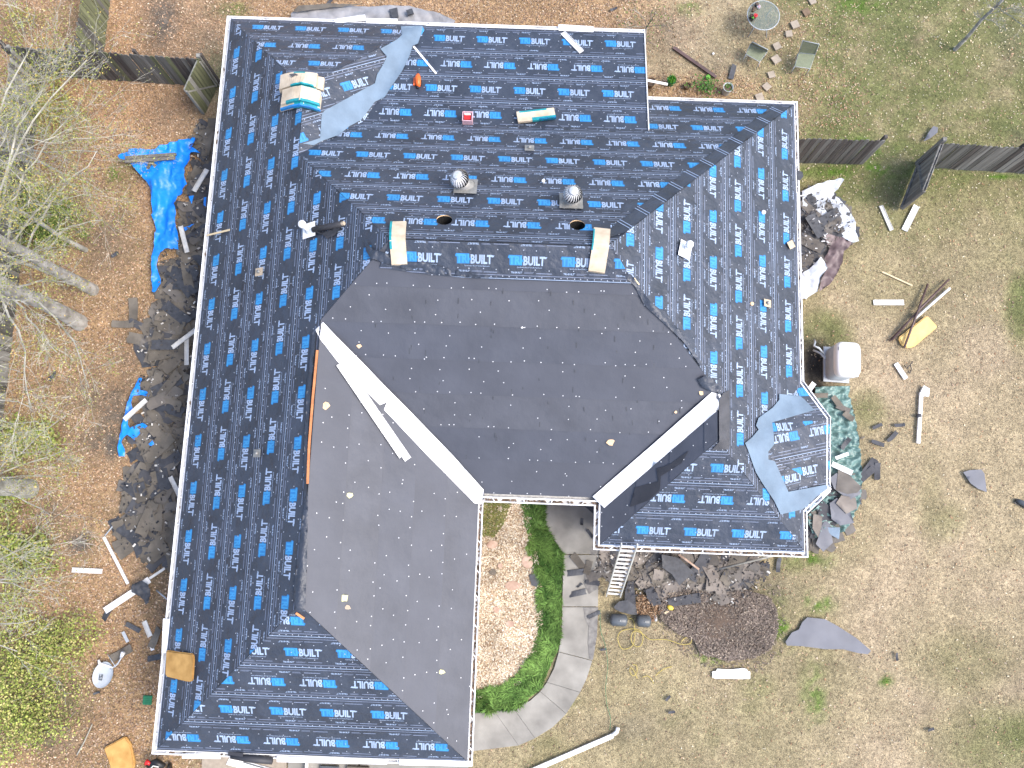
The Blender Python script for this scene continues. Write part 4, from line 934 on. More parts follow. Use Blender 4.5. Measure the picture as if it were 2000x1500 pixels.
def gate(a, b_, label, m_, h=1.62, br=1, sd=1):
    A3, B3 = P(*a), P(*b_); d = (B3-A3).normalized(); s = Vector((-d.y, d.x, 0)); L = (B3-A3).length
    t = thing('wooden_gate', label, 'gate', (A3+B3)/2); n = round(L/.14); w = L/n; Z = lambda z: Vector((0, 0, z))
    for i in range(n):
        c = A3 + d*(i+.5)*w; mb = MB(); mb.beam(c+Z(.06), c+Z(h-random.uniform(0, .03)), w-.006, .02, up=tuple(s)); mb.build('board', random.choice(m_), t)
    o = -s*.04*sd
    for p0, p1 in ((A3+Z(.12), B3+Z(.12)), (A3+Z(h-.15), B3+Z(h-.15)), (A3+Z(.14), A3+Z(h-.1)), (B3+Z(.14), B3+Z(h-.1))):
        mb = MB(); mb.beam(p0+o, p1+o, .045, .09, up=(0, 0, 1) if abs((p1-p0).z) < .1 else tuple(s)); mb.build('frame_bar', m_[-1], t)
    mb = MB(); p0, p1 = (A3, B3) if br > 0 else (B3, A3); mb.beam(p0+o*1.6+Z(.16), p1+o*1.6+Z(h-.16), .05, .09, up=tuple(s)); mb.build('brace', m_[-1], t)
    mb = MB(); c = A3 - d*.06; mb.beam(c, c+Z(h+.06), .11, .11, up=(0, 1, 0)); mb.build('gate_post', m_[-1], t)
gate((424, 172), (400, 226), 'mossy green wooden gate standing open beside the left house corner', ('wood_moss', 'wood_moss', 'wood_pale'), sd=1)
gate((1790, 326), (1757, 411), 'dark wooden gate swung open on the right lawn with diagonal brace', ('wood_pale', 'wood_pale', 'wood_b', 'wood_b'), sd=1)

# ---- trees
def tree(name, label, base, r0, lean, h, targets, leaves, leafcol, barkm='bark', twigm='twig', tw=9, seed=1, leafn=26, leafsz=(.03, .075), cluster=.35, rb=.032, fork=2, trunk_r1=.55):
    R = random.Random(seed); b0 = P(*base)
    t = thing(name, label, 'tree', b0); mb = MB()
    pts = [b0 + Vector((lean[0]*i/8*h, lean[1]*i/8*h, h*i/8)) + Vector((R.uniform(-.04, .04), R.uniform(-.04, .04), 0))*(i > 0) for i in range(9)]
    rad = [r0*(1.0 - (1-trunk_r1)*i/8) for i in range(9)]; rad[0] *= 1.12
    mb.tube([b0-Vector((0, 0, .15))]+pts, [rad[0]*1.15]+rad, 14); mb.build('trunk', barkm, t, True)
    br = MB(); tips = []
    def limb(a, b_, ra, rb_, depth):
        n = 7; d = b_-a; L = d.length; q_ = [a]
        bend = Vector((R.uniform(-1, 1), R.uniform(-1, 1), R.uniform(-.2, 1)))*L*.10
        for i in range(1, n+1):
            f = i/n; q_.append(a + d*f + bend*math.sin(f*math.pi) + Vector((R.uniform(-1, 1), R.uniform(-1, 1), R.uniform(-1, 1)))*L*.018)
        br.tube(q_, [ra + (rb_-ra)*i/n for i in range(n+1)], 5 if ra > .02 else 3, caps=False)
        if depth > 0:
            for k in range(tw+2 if depth == fork else max(3, tw//2+1)):
                f = R.uniform(.25, 1); i = min(n-1, int(f*n)); p = q_[i].lerp(q_[i+1], f*n-i)
                dd = (d.normalized() + Vector((R.uniform(-1, 1), R.uniform(-1, 1), R.uniform(-.5, .7)))*.85).normalized()
                limb(p, p + dd*L*R.uniform(.22, .5), max(.004, ra*(1-f*.6)*.4), .003, depth-1)
        else: tips.extend(q_[3:])
    for (u, v, z) in targets:
        f = min(.95, max(.25, (z-.8)/h)); i = f*8; a = pts[int(i)].lerp(pts[min(8, int(i)+1)], i-int(i))
        limb(a, P(u, v, z), rb, .012, fork)
    br.build('branches', twigm, t, kind='stuff')
    if leaves:
        n = min(leaves, 60000); T = np.array([tuple(p) for p in tips]); k = rng.integers(0, len(T), n)
        wgt = rng.random(len(T))**2; k = rng.choice(len(T), n, p=wgt/wgt.sum())
        c = T[k] + rng.normal(0, cluster*.4, (n, 3)); L = rng.uniform(*leafsz, n)
        aa = rng.normal(0, 1, (n, 3)); aa /= np.linalg.norm(aa, axis=1)[:, None]; bb = rng.normal(0, 1, (n, 3)); bb -= (bb*aa).sum(1)[:, None]*aa; bb /= np.linalg.norm(bb, axis=1)[:, None]
        v = np.stack([c-aa*(L/2)[:, None], c+bb*(L*.3)[:, None], c+aa*(L/2)[:, None], c-bb*(L*.3)[:, None]], 1).reshape(-1, 3)
        cl = np.array(leafcol)[rng.integers(0, len(leafcol), n)]*rng.uniform(.6, 1.3, n)[:, None]
        o = np_mesh('foliage', v - np.array(tuple(b0)), np.arange(4*n).reshape(-1, 4), 4, np.repeat(cl, 4, 0), M['tint'], kind='stuff'); o.parent = t
    return t
YG = [(.29, .31, .09), (.22, .26, .06), (.38, .35, .13), (.18, .21, .05), (.40, .29, .09)]
tree('tree', 'thick trunked tree leaning out at the left edge, upper of the two', (181, 566), .165, (0, 0), 9, [(190, 300, 4.2), (140, 230, 5), (90, 160, 6), (60, 90, 7), (200, 430, 3.6), (170, 120, 5.5), (20, 250, 7), (120, 350, 5), (40, 380, 6)], 9000, YG, seed=3, fork=3, tw=7, leafsz=(.025, .06))
tree('tree', 'tree with the broadest rough trunk at the left edge, lower of the two', (155, 630), .225, (.0, .02), 9, [(150, 560, 4), (110, 690, 4.5), (170, 760, 3.5), (60, 800, 5), (20, 520, 6), (60, 600, 6), (110, 480, 5)], 4500, YG, seed=5, fork=3, tw=7, leafsz=(.025, .06))
tree('tree', 'pale trunked tree at the left edge below the boundary fence', (56, 955), .26, (0, 0), 7, [(100, 1010, 3.4), (130, 880, 3.2), (60, 1100, 4), (120, 930, 3), (50, 850, 4), (110, 820, 3.2)], 3500, YG, seed=8, barkm='barkp', rb=.022, fork=3, tw=6, leafsz=(.025, .06))
tree('slender_tree', 'slender pale tree between the two thick trunks', (133, 549), .055, (-.22, .02), 5, [(20, 440, 5), (60, 500, 4), (90, 420, 3.6)], 500, YG, seed=11, barkm='barkp', rb=.02, tw=7)
tree('slender_tree', 'thin tree in the green undergrowth above the thick trunks', (167, 488), .07, (-.05, .0), 5.5, [(60, 330, 5), (120, 400, 4), (30, 420, 5)], 900, YG, seed=12, barkm='barkp', rb=.025, tw=7)
tree('bare_tree', 'mostly bare pale tree reaching in from the lower left edge', (-70, 1150), .12, (0, 0), 7, [(75, 1215, 3.5), (90, 1160, 3.2), (60, 1060, 4), (30, 1270, 4), (40, 1130, 4.5)], 2400, YG, seed=14, barkm='barkp', rb=.03, tw=6, fork=3, leafsz=(.025, .06))
tree('bare_tree', 'mostly bare tree reaching in at the left edge beside the dark soil', (-60, 800), .12, (0, 0), 7, [(70, 825, 3.5), (60, 795, 3.6), (60, 880, 3.4), (40, 720, 4.5)], 1400, YG, seed=15, barkm='barkp', rb=.02, tw=5, fork=3, leafsz=(.025, .06))
tree('bare_tree', 'thin leafless branch tree at the left edge below the upper fence corner', (-90, 330), .12, (0, 0), 7, [(130, 340, 3), (190, 300, 2.6), (110, 150, 4), (60, 200, 5), (200, 380, 2.2)], 6000, YG, seed=16, barkm='barkp', rb=.022, tw=7, fork=3, leafsz=(.025, .06))
tree('bare_tree', 'leafless grey tree leaning out of the upper right corner', (1866, 96), .06, (0, 0), 6, [(1990, 20, 2.6), (1930, 10, 2.8), (1960, -20, 3.5), (2010, 60, 3), (1905, 30, 1.8), (1950, 50, 2.2)], 0, YG, seed=21, barkm='bark', twigm='twig', rb=.014, tw=7, trunk_r1=.3, fork=3)
tree('bare_shrub', 'small leafless shrub on the back lawn above the addition', (1262, 62), .02, (0, 0), 1.2, [(1240, 20, .9), (1280, 25, 1), (1300, 50, .7), (1225, 55, .8), (1260, 90, .5)], 250, [(.10, .18, .04)], seed=22, barkm='twigd', twigm='twigd', rb=.012, tw=5)
def shrub(name, label, regions, n, pal, h=.6, size=(.05, .12), seed=1):
    """low leafy growth: many leaf faces gathered in clumps, on short stems"""
    r_ = np.random.default_rng(seed); C = []; 
    b0 = P(regions[0][0], regions[0][1]); t = thing(name, label, 'shrub', b0)
    mb = MB()
    for (u, v, ru, rv) in regions:
        k = max(6, int(ru*rv/90))
        for _ in range(k):
            a, q_ = r_.uniform(0, 6.28), math.sqrt(r_.random()); p = P(u+ru*q_*math.cos(a), v+rv*q_*math.sin(a), 0)
            hh = h*r_.uniform(.3, 1)*(1.1-q_*.6); C.append((p.x, p.y, hh, r_.uniform(.10, .28)))
            mb.tube([p, p+Vector((r_.uniform(-.1, .1), r_.uniform(-.1, .1), hh))], [.012, .005], 4, caps=False)
    mb.build('stems', 'twig', t, kind='stuff')
    C = np.array(C); k = r_.integers(0, len(C), n); c = C[k, :3] + r_.normal(0, 1, (n, 3))*C[k, 3:4]*np.array((1, 1, .6)); c[:, 2] = np.maximum(c[:, 2], .03)
    L = r_.uniform(*size, n); aa = r_.normal(0, 1, (n, 3))*np.array((1, 1, .5)); aa /= np.linalg.norm(aa, axis=1)[:, None]; bb = r_.normal(0, 1, (n, 3))*np.array((1, 1, .5)); bb -= (bb*aa).sum(1)[:, None]*aa; bb /= np.linalg.norm(bb, axis=1)[:, None]
    v = np.stack([c-aa*(L/2)[:, None], c+bb*(L*.32)[:, None], c+aa*(L/2)[:, None], c-bb*(L*.32)[:, None]], 1).reshape(-1, 3)
    tone = r_.uniform(.65, 1.3, len(C))[k][:, None]
    cl = np.array(pal)[r_.integers(0, len(pal), n)]*r_.uniform(.7, 1.3, n)[:, None]*tone
    o = np_mesh('foliage', v - np.array(tuple(b0)), np.arange(4*n).reshape(-1, 4), 4, np.repeat(np.clip(cl, 0, 1), 4, 0), M['tint'], kind='stuff'); o.parent = t
LG = [(.27, .32, .07), (.36, .38, .10), (.18, .24, .045), (.42, .40, .14), (.25, .29, .07), (.34, .29, .12)]
shrub('shrub', 'yellow green bush filling the lower left corner', [(60, 1260, 90, 60), (50, 1340, 110, 60), (140, 1240, 60, 50), (30, 1420, 60, 60), (90, 1400, 60, 40), (30, 1180, 50, 30)], 11000, LG, .9, (.04, .09), seed=2)
shrub('shrub', 'bright green bush under the trees at the upper left', [(85, 420, 60, 45), (70, 470, 50, 40), (130, 440, 45, 40)], 5000, [(.10, .18, .03), (.16, .22, .05), (.24, .26, .08)], .8, (.04, .09), seed=3)
shrub('shrub', 'thin yellowish growth at the left edge beside the pale trunk', [(30, 860, 40, 40), (20, 980, 30, 30), (80, 860, 40, 25)], 3000, LG, .7, seed=4)
shrub('shrub', 'thin green growth by the left edge at mid height', [(70, 1090, 50, 40), (20, 1060, 30, 30)], 2600, LG, .6, seed=5)
shrub('shrub', 'yellow leafed twigs growing over the boundary fence', [(100, 200, 60, 50), (120, 260, 40, 40), (40, 60, 40, 30)], 2600, YG, 1.2, (.04, .09), seed=6)

# ---- tarps and heaps of torn-off shingles
def tarp(name, poly_px, matn, label, z=.05, amp=.12, sc=2.4, step=.09, sxy=(1, 1), seed=3, cat='tarp', zf=None, tags=True, rim=.0):
    pw = [tuple(P(u, v)[:2]) for u, v in poly_px]
    vs, fs = sheet(pw, step, lambda x, y: z + amp*max(0, wr(x, y, sc, seed, *sxy)) + .25*amp*wr(x, y, sc*3, seed+1, *sxy) + (zf(x, y) if zf else 0), .25)
    mb = MB(); mb.add(vs, fs); kw = dict(label=label, category=cat) if tags else {}
    return mb.build(name, matn, None, True, **kw)
def cz(x0, y0, k, pts): return [(x0+a/k, y0+b_/k) for a, b_ in pts]
tarp('tarp', cz(180, 290, 4.285, [(250, 95), (345, 45), (410, 28), (460, 40), (570, 40), (600, 10), (700, -20), (780, -40), (850, -80), (890, -60), (880, -20), (850, 10), (925, 60), (860, 70), (850, 130), (800, 195), (800, 250), (825, 330), (770, 355), (775, 400), (725, 405), (722, 640), (745, 750), (750, 800), (735, 855), (640, 860), (600, 890), (575, 1010), (595, 1150), (555, 1225), (535, 1220), (520, 1120), (540, 960), (545, 800), (570, 720), (550, 650), (530, 540), (525, 420), (480, 300), (400, 210), (340, 140), (270, 120)]),
     'tarpb', 'large bright blue tarp crumpled on the leaves left of the house', .07, .26, 1.5, .07, (1.3, .7), 3)
tarp('tarp', cz(180, 620, 4.412, [(425, 525), (450, 530), (430, 630), (480, 640), (512, 670), (505, 690), (440, 672), (380, 680), (355, 740), (365, 800), (335, 880), (330, 930), (350, 960), (460, 910), (525, 960), (510, 980), (450, 950), (425, 980), (435, 1005), (385, 1065), (330, 1015), (280, 1050), (275, 1080), (310, 1140), (300, 1200), (250, 1200), (245, 1130), (260, 990), (300, 860), (325, 740), (370, 640)]),
     'tarpb', 'torn narrow blue tarp lower on the left heap of shingles', .07, .14, 2.2, .07, (1.2, .8), 6)
for pl, lb in (([(372, 387), (383, 386), (379, 403)], 'small blue tarp scrap, triangular, below the large blue tarp'), ([(362, 448), (385, 440), (366, 455)], 'thin blue tarp shred beside the white strip'), ([(295, 868), (303, 861), (306, 868), (299, 873)], 'tiny blue tarp scrap right of the torn blue tarp'), ([(402, 390), (407, 389), (406, 408), (402, 405)], 'blue tarp scrap half under the left gutter')):
    tarp('tarp_scrap', pl, 'tarpb', lb, .14, .05, 4, .05, cat='tarp scrap')
tarp('tarp', cz(1540, 340, 5.767, [(130, 215), (300, 140), (480, 90), (585, 65), (600, 90), (540, 190), (485, 235), (560, 290), (640, 390), (700, 460), (730, 600), (760, 780), (700, 800), (600, 760), (560, 700), (300, 600), (130, 420)]), 'tarps', 'shiny silver tarp spread under shingles at the right wall, upper part', .06, .16, 2.0, .07, seed=8)
tarp('tarp', cz(1540, 340, 5.767, [(340, 950), (400, 1020), (410, 1080), (330, 1200), (300, 1340), (200, 1400), (190, 1420), (120, 1420), (110, 1150), (220, 1080), (300, 1000)]), 'tarps', 'silver end of the tarp at the right wall, lower part', .08, .16, 2.4, .07, seed=9)
tarp('tarp', cz(1540, 340, 5.767, [(340, 710), (440, 715), (560, 740), (690, 790), (650, 850), (585, 900), (575, 1020), (540, 1120), (440, 1260), (310, 1350), (330, 1210), (410, 1090), (385, 960), (440, 850), (400, 790)]), 'tarpr', 'dull brown folded tarp beside the silver tarp at the right wall', .07, .20, 2.0, .07, (1.4, .7), seed=10)
tarp('tarp', [(1590, 757), (1655, 756), (1655, 775), (1668, 830), (1676, 890), (1679, 945), (1674, 985), (1658, 1020), (1645, 1038), (1620, 1045), (1585, 1050), (1570, 1010), (1600, 980), (1618, 950), (1618, 820), (1585, 775)], 'tarpt', 'wrinkled teal tarp curving around the bay on the right', .06, .16, 4.2, .045, (.8, 1.5), seed=12)
tarp('tarp', cz(500, 0, 4, [(280, 130), (340, 70), (560, 65), (700, 62), (1060, 62), (1200, 70), (1440, 125), (1560, 180), (1500, 260), (300, 260)]), 'tarpg', 'grey tarp spread along the back wall above the gutter', .06, .10, 1.5, .1, seed=13)
tarp('tarp_scrap', cz(500, 0, 4, [(300, 130), (345, 75), (560, 62), (850, 68), (660, 90), (480, 110), (330, 128)]), 'sh_b', 'dark brown band along the edge of the grey tarp', .2, .05, 2, .08, cat='roofing scrap')
# pieces
VAR = {}
def piece_meshes(matn, n=7, long=True):
    out = []
    for k in range(n):
        L = random.uniform(.7, 1.05) if long else random.uniform(.25, .55); Wd = random.uniform(.26, .36)
        pts = []
        tears = [(-.5, -.5), (.5, -.5), (.5, .5), (-.5, .5)]
        for i in range(4):
            a, b_ = tears[i], tears[(i+1) % 4]
            rag = .008 if i % 2 == 0 else .09
            for j in range(3):
                f = j/3; px_, py_ = a[0]+(b_[0]-a[0])*f, a[1]+(b_[1]-a[1])*f
                if j: px_ += random.uniform(-rag, rag)*.4; py_ += random.uniform(-.04, .04)
                elif not long or random.random() < .15: px_ *= random.uniform(.7, 1); py_ *= random.uniform(.8, 1)
                pts.append((px_*L, py_*Wd))
        bm = bmesh.new(); vs = [bm.verts.new((x, y, 0)) for x, y in pts]; f = bm.faces.new(vs)
        r = bmesh.ops.extrude_face_region(bm, geom=[f]); [setattr(v_.co, 'z', .012) for v_ in r['geom'] if isinstance(v_, bmesh.types.BMVert)]
        for xx in (-.25, 0, .25): bmesh.ops.bisect_plane(bm, geom=bm.verts[:]+bm.edges[:]+bm.faces[:], plane_co=(xx*L, 0, 0), plane_no=(1, 0, 0))
        cv = random.uniform(-.25, .35); tw = random.uniform(-.3, .3)
        for v_ in bm.verts: v_.co.z += cv*v_.co.x**2 + tw*v_.co.x*v_.co.y
        bmesh.ops.recalc_face_normals(bm, faces=bm.faces[:])
        me = bpy.data.meshes.new('shingle_piece'); bm.to_mesh(me); bm.free(); me.materials.append(M[matn]); out.append(me)
    return out
for m_ in ('sh_a', 'sh_b', 'sh_c', 'sh_d', 'sh_e'): VAR[m_] = piece_meshes(m_)
VAR['short'] = piece_meshes('sh_a', 4, False) + piece_meshes('sh_c', 4, False) + piece_meshes('sh_b', 3, False)
def piece(x, y, z, label, grp, m_=None, rot=None, sc=1):
    me = random.choice(VAR[m_ or random.choice(('sh_a', 'sh_a', 'sh_b', 'sh_b', 'sh_c', 'sh_d'))])
    o = bpy.data.objects.new('shingle_piece', me); S.collection.objects.link(o); o.location = (x, y, z)
    o.rotation_euler = (random.uniform(-.16, .16), random.uniform(-.12, .12), random.uniform(0, 6.28) if rot is None else rot); o.scale = (sc, sc, 1)
    o['label'] = label; o['category'] = 'shingle piece'
    if grp: o['group'] = grp
    return o
SH = [M[q_] for q_ in ('sh_a', 'sh_b', 'sh_c', 'sh_d', 'sh_e')]
CN = {'sh_a': 'charcoal', 'sh_b': 'brown', 'sh_c': 'black', 'sh_d': 'grey', 'sh_e': 'faded brown'}
def heap(poly_px, n, label, grp, hmax, mix, baselabel, seed=2, basemat='sh_b', base=True, edge=1.0, basepoly=None, zone=None):
    pw = [tuple(P(u, v)[:2]) for u, v in poly_px]; xs = [p[0] for p in pw]; ys = [p[1] for p in pw]
    def depth(x, y):
        return min(math.hypot(x-(a[0]+(b_[0]-a[0])*t), y-(a[1]+(b_[1]-a[1])*t)) for a, b_ in zip(pw, pw[1:]+pw[:1]) for t in (0, .25, .5, .75))
    hf = lambda x, y: hmax*min(1, depth(x, y)/edge)
    if base:
        bp_ = [tuple(P(u, v)[:2]) for u, v in (basepoly or poly_px)]
        cx, cyy = sum(p[0] for p in bp_)/len(bp_), sum(p[1] for p in bp_)/len(bp_)
        r = np.random.default_rng(seed); Vv = []; Ff = []; k = 0; tries = 0
        area_n = int(n*2.2)
        mb = MB()
        while k < area_n and tries < area_n*30:
            tries += 1; x, y = random.uniform(min(xs), max(xs)), random.uniform(min(ys), max(ys))
            if not in_poly(x, y, bp_) or depth(x, y) < .12: continue
            me = random.choice(VAR[random.choice(mix)]); Rm = Matrix.Rotation(random.random()*6.28, 3, 'Z') @ Matrix.Rotation(random.uniform(-.12, .12), 3, 'X')
            z = hf(x, y)*random.uniform(.1, .7) + .0
            mb.add([Rm @ v_.co + Vector((x, y, z)) for v_ in me.vertices], [tuple(p.vertices) for p in me.polygons], SH.index(me.materials[0])); k += 1
        mb.build('shingle_heap', SH, None, kind='stuff', label=baselabel, category='shingle heap')
    k = 0; tries = 0
    while k < n and tries < n*40:
        tries += 1; x, y = random.uniform(min(xs), max(xs)), random.uniform(min(ys), max(ys))
        if not in_poly(x, y, pw): continue
        m_ = random.choice(mix); zn = zone(*proj(x, y)) if zone else ''
        piece(x, y, hf(x, y)*random.uniform(.6, 1.1)+.02, CN[m_] + ' ' + label + zn, grp + ', ' + CN[m_] + (' ones' + zn if zn else ' ones'), m_); k += 1
leftheap = [(402, 235), (425, 250), (420, 420), (395, 640), (378, 800), (362, 960), (345, 1110), (300, 1095), (290, 1060), (240, 1070), (235, 1040), (250, 1000), (245, 935), (300, 905), (262, 880), (290, 800), (282, 740), (305, 720), (285, 690), (280, 655), (305, 640), (312, 580), (338, 500), (365, 470), (372, 390), (385, 330), (380, 290), (395, 270)]
heap(leftheap, 150, 'torn-off shingle strip in the left heap', 'torn-off shingles heaped along the left wall', .28, ('sh_a', 'sh_b', 'sh_b', 'sh_d', 'sh_c', 'sh_b'), 'long heap of torn-off shingles along the left wall', zone=lambda u, v: ' beside the large blue tarp' if v < 480 else ' between the two blue tarps' if v < 740 else ' beside the torn blue tarp' if v < 900 else ' below the torn blue tarp')
fh = [(1180, 1080), (1480, 1085), (1478, 1110), (1450, 1140), (1410, 1175), (1380, 1165), (1330, 1165), (1270, 1160), (1255, 1130), (1225, 1120), (1215, 1100), (1170, 1110)]
heap(fh, 60, 'torn-off shingle strip in the front heap', 'torn-off shingles heaped below the front right eave', .22, ('sh_e', 'sh_b', 'sh_e', 'sh_d', 'sh_e', 'sh_a'), 'heap of torn-off shingles below the front right eave', edge=.8, zone=lambda u, v: ' near the ladder' if u < 1330 else ' away from the ladder')
rh = cz(1540, 340, 5.767, [(60, 280), (330, 260), (420, 340), (560, 360), (600, 420), (700, 600), (640, 740), (560, 730), (440, 830), (330, 960), (200, 1100), (60, 1120)])
heap(rh, 38, 'dark roofing piece lying on the silver tarp', 'roofing pieces on the silver tarp', .26, ('sh_c', 'sh_a', 'sh_a', 'sh_d'), 'dark roofing debris piled on the silver tarp', edge=.6)
bh = [(1560, 1000), (1600, 960), (1622, 925), (1665, 950), (1670, 965), (1655, 985), (1650, 1020), (1640, 1030), (1612, 1068), (1585, 1062), (1560, 1030)]
heap(bh, 16, 'broad grey roofing piece piled below the bay', 'roofing pieces piled below the bay', .2, ('sh_d', 'sh_b', 'sh_d', 'sh_a'), 'roofing debris piled below the bay', edge=.6)
th_ = [(1620, 785), (1655, 790), (1655, 830), (1625, 835), (1612, 800)]
for (u, v, m_, lb) in [(1640, 800, 'sh_d', 'grey roofing piece on the teal tarp near the white unit'), (1650, 815, 'sh_b', 'brown roofing piece on the teal tarp beside the grey one'), (1628, 787, 'sh_b', 'upper brown roofing piece on the teal tarp'), (1644, 868, 'sh_c', 'small dark roofing piece in the middle of the teal tarp'), (1595, 775, 'sh_b', 'roofing piece squeezed between bay gutter and teal tarp')]:
    p = P(u, v); piece(p.x, p.y, .26, lb, None, m_, sc=.5)
# single pieces lying apart
for (u, v, m_, r_, sc, lb) in [(226, 498, 'sh_c', .6, .32, 'lone dark roofing scrap among the leaves right of the upper trunk'), (105, 735, 'sh_c', .9, .42, 'lone dark roofing scrap among the leaves at the left edge'), (262, 608, 'sh_b', 1.6, .9, 'faded brown shingle standing apart above the left heap'), (243, 634, 'sh_b', .0, .75, 'faded brown shingle at the far left tip of the heap'),
        (275, 690, 'sh_a', -1.0, .8, 'charcoal shingle pointing down at the edge of the left heap'), (275, 637, 'sh_a', -.4, .7, 'charcoal shingle beside the faded brown one'), (212, 1195, 'sh_c', 1.1, .5, 'dark scrap at the lower end of the white channel'), (262, 1225, 'sh_c', -.5, .5, 'dark scrap left of the white plank, near the left wall'), (240, 1275, 'sh_b', .5, .7, 'brown shingle between satellite dish and wall'),
        (305, 1245, 'sh_b', 1.2, .6, 'brown shingle against the left wall above the green box'), (303, 1284, 'sh_c', .2, .5, 'dark scrap against the left wall right of the dish'), (192, 1352, 'sh_c', .3, .22, 'small dark scrap just below the satellite dish'),
        (1712, 833, 'sh_a', .4, .34, 'small grey scrap right of the teal tarp, uppermost'), (1742, 853, 'sh_a', .8, .42, 'square grey scrap right of the teal tarp, upper middle'), (1755, 831, 'sh_a', .1, .3, 'small grey scrap nearest the white downspout piece'), (1714, 866, 'sh_a', -.3, .42, 'darkest square scrap right of the teal tarp'), (1683, 855, 'sh_b', .3, .16, 'tiny scrap at the edge of the teal tarp'),
        (1695, 915, 'sh_a', .9, .7, 'charcoal shingle with pale strips right of the teal tarp'), (1712, 921, 'sh_a', 1.5, .5, 'charcoal shingle end beside the striped one'), (1690, 928, 'sh_a', .7, .6, 'lower charcoal shingle of the group right of the teal tarp'),
        (1750, 1282, 'sh_a', 1.6, .22, 'tiny dark scrap on the lawn right of the large felt piece'), (1816, 1424, 'sh_a', .3, .22, 'tiny dark scrap low on the right lawn'), (1304, 1363, 'sh_a', .8, .22, 'tiny dark scrap on the lawn left of the white sheet, upper'), (1311, 1390, 'sh_a', .2, .22, 'tiny dark scrap on the lawn left of the white sheet, lower'),
        (1178, 1268, 'sh_a', .2, .2, 'tiny scrap beside the walk below the tanks'), (1430, 142, 'sh_c', 1.3, .55, 'dark scrap behind the grey pot on the back lawn'), (1198, 20, 'sh_c', .4, .3, 'small dark scrap on the back lawn above the addition'), (645, 5, 'sh_c', 1.0, .4, 'dark scrap at the top edge above the grey tarp'),
        (1519, 1103, 'sh_c', 1.4, .45, 'dark shingle on green grass near the right front corner'), (1133, 1102, 'sh_b', -.9, .75, 'brown shingle lying across the walk joint'), (1148, 1108, 'sh_b', 1.3, .55, 'brown shingle on the walk beside the downspout'), (1122, 1118, 'sh_c', .1, .55, 'slate grey scrap on the walk below the joint'), (1128, 1158, 'sh_c', .2, .5, 'dark scrap low on the walk, largest there'),
        (1157, 1138, 'sh_a', -.1, .4, 'square dark scrap at the right edge of the walk'), (1132, 1143, 'sh_c', .6, .2, 'small dark chip on the walk'), (1136, 1019, 'sh_c', 1.5, .26, 'pointed dark scrap on the wide first slab'), (1152, 1042, 'sh_c', -.9, .28, 'dark scrap on the first slab near the gutter corner'), (1157, 995, 'sh_c', -.7, .6, 'black scrap in the gutter corner over the walk'),
        (1160, 1200, 'sh_c', .4, .42, 'faint grey scrap on the third slab right edge'), (1168, 1120, 'sh_d', .4, .8, 'grey shingle half on the walk below the eave corner'), (1215, 1100, 'sh_c', 1.5, .5, 'black shingle beside the ladder head')]:
    p = P(u, v); piece(p.x, p.y, .045, lb, None, m_, r_, sc)
# big sheets of felt on the lawn
def flat(name, pts, z, th, matn, label, cat='felt sheet', amp=.03):
    pw = [tuple(P(u, v)[:2]) for u, v in pts]; vs, fs = sheet(pw, .15, lambda x, y: z + amp*wr(x, y, 1.2, 7)); mb = MB(); n = len(vs)
    mb.add(vs, fs); mb.add([(x, y, zz-th) for x, y, zz in vs], [f[::-1] for f in fs]); return mb.build(name, matn, None, True, label=label, category=cat)
M['feltlawn'] = mat('grey_felt', (.125, .13, .15), .6, .12, 2, .2, 10)  # felt in a lighter grey than the roof courses
flat('felt_sheet', cz(1500, 1125, 4, [(130, 510), (180, 440), (235, 415), (260, 360), (300, 320), (440, 335), (540, 390), (680, 480), (795, 580), (770, 608), (700, 600), (580, 570), (440, 570), (260, 545), (140, 540)]), .06, .01, 'feltlawn', 'large pointed grey felt sheet lying on the front lawn')
flat('felt_sheet', cz(1500, 750, 4, [(1515, 690), (1560, 675), (1655, 668), (1680, 700), (1700, 845), (1630, 820), (1570, 775)]), .06, .01, 'feltlawn', 'small pointed grey felt piece on the right lawn')
flat('felt_sheet', [(1801, 279), (1810, 262), (1820, 249), (1829, 252), (1828, 262), (1815, 272)], .08, .01, 'feltlawn', 'teardrop grey felt scrap between the right fences')
flat('felt_sheet', cz(1150, 1040, 5, [(240, 720), (290, 670), (370, 655), (440, 700), (470, 800), (400, 795), (300, 770), (250, 745)]), .12, .01, 'sh_c', 'black pointed felt sheet above the grey tanks')
flat('felt_sheet', cz(1150, 1040, 5, [(345, 660), (350, 560), (380, 470), (430, 480), (440, 560), (465, 800), (380, 770)]), .10, .01, 'sh_a', 'tall dark felt strip at the foot of the ladder')
flat('felt_sheet', cz(1150, 1040, 5, [(760, 640), (1070, 580), (1085, 680), (830, 715), (765, 700)]), .16, .01, 'sh_a', 'wide charcoal shingle strip at the edge of the mulch')
flat('felt_sheet', cz(1150, 1040, 5, [(545, 560), (620, 520), (700, 690), (610, 715), (560, 640)]), .16, .01, 'sh_a', 'charcoal shingle strip left of the wide one by the mulch')
flat('felt_sheet', cz(1150, 1040, 5, [(690, 210), (850, 240), (1000, 380), (860, 510), (790, 400), (700, 340)]), .32, .01, 'sh_c', 'black felt sheet on the heap right of the ladder')
flat('felt_sheet', [(1605, 1030), (1635, 1030), (1633, 1053), (1618, 1045)], .2, .01, 'memb', 'pale blue grey membrane scrap at the lower end of the teal tarp')
flat('felt_sheet', [(1612, 935), (1625, 925), (1668, 955), (1672, 965), (1650, 978), (1620, 955)], .3, .01, 'feltlawn', 'grey felt sheet over the pile below the bay', amp=.06)

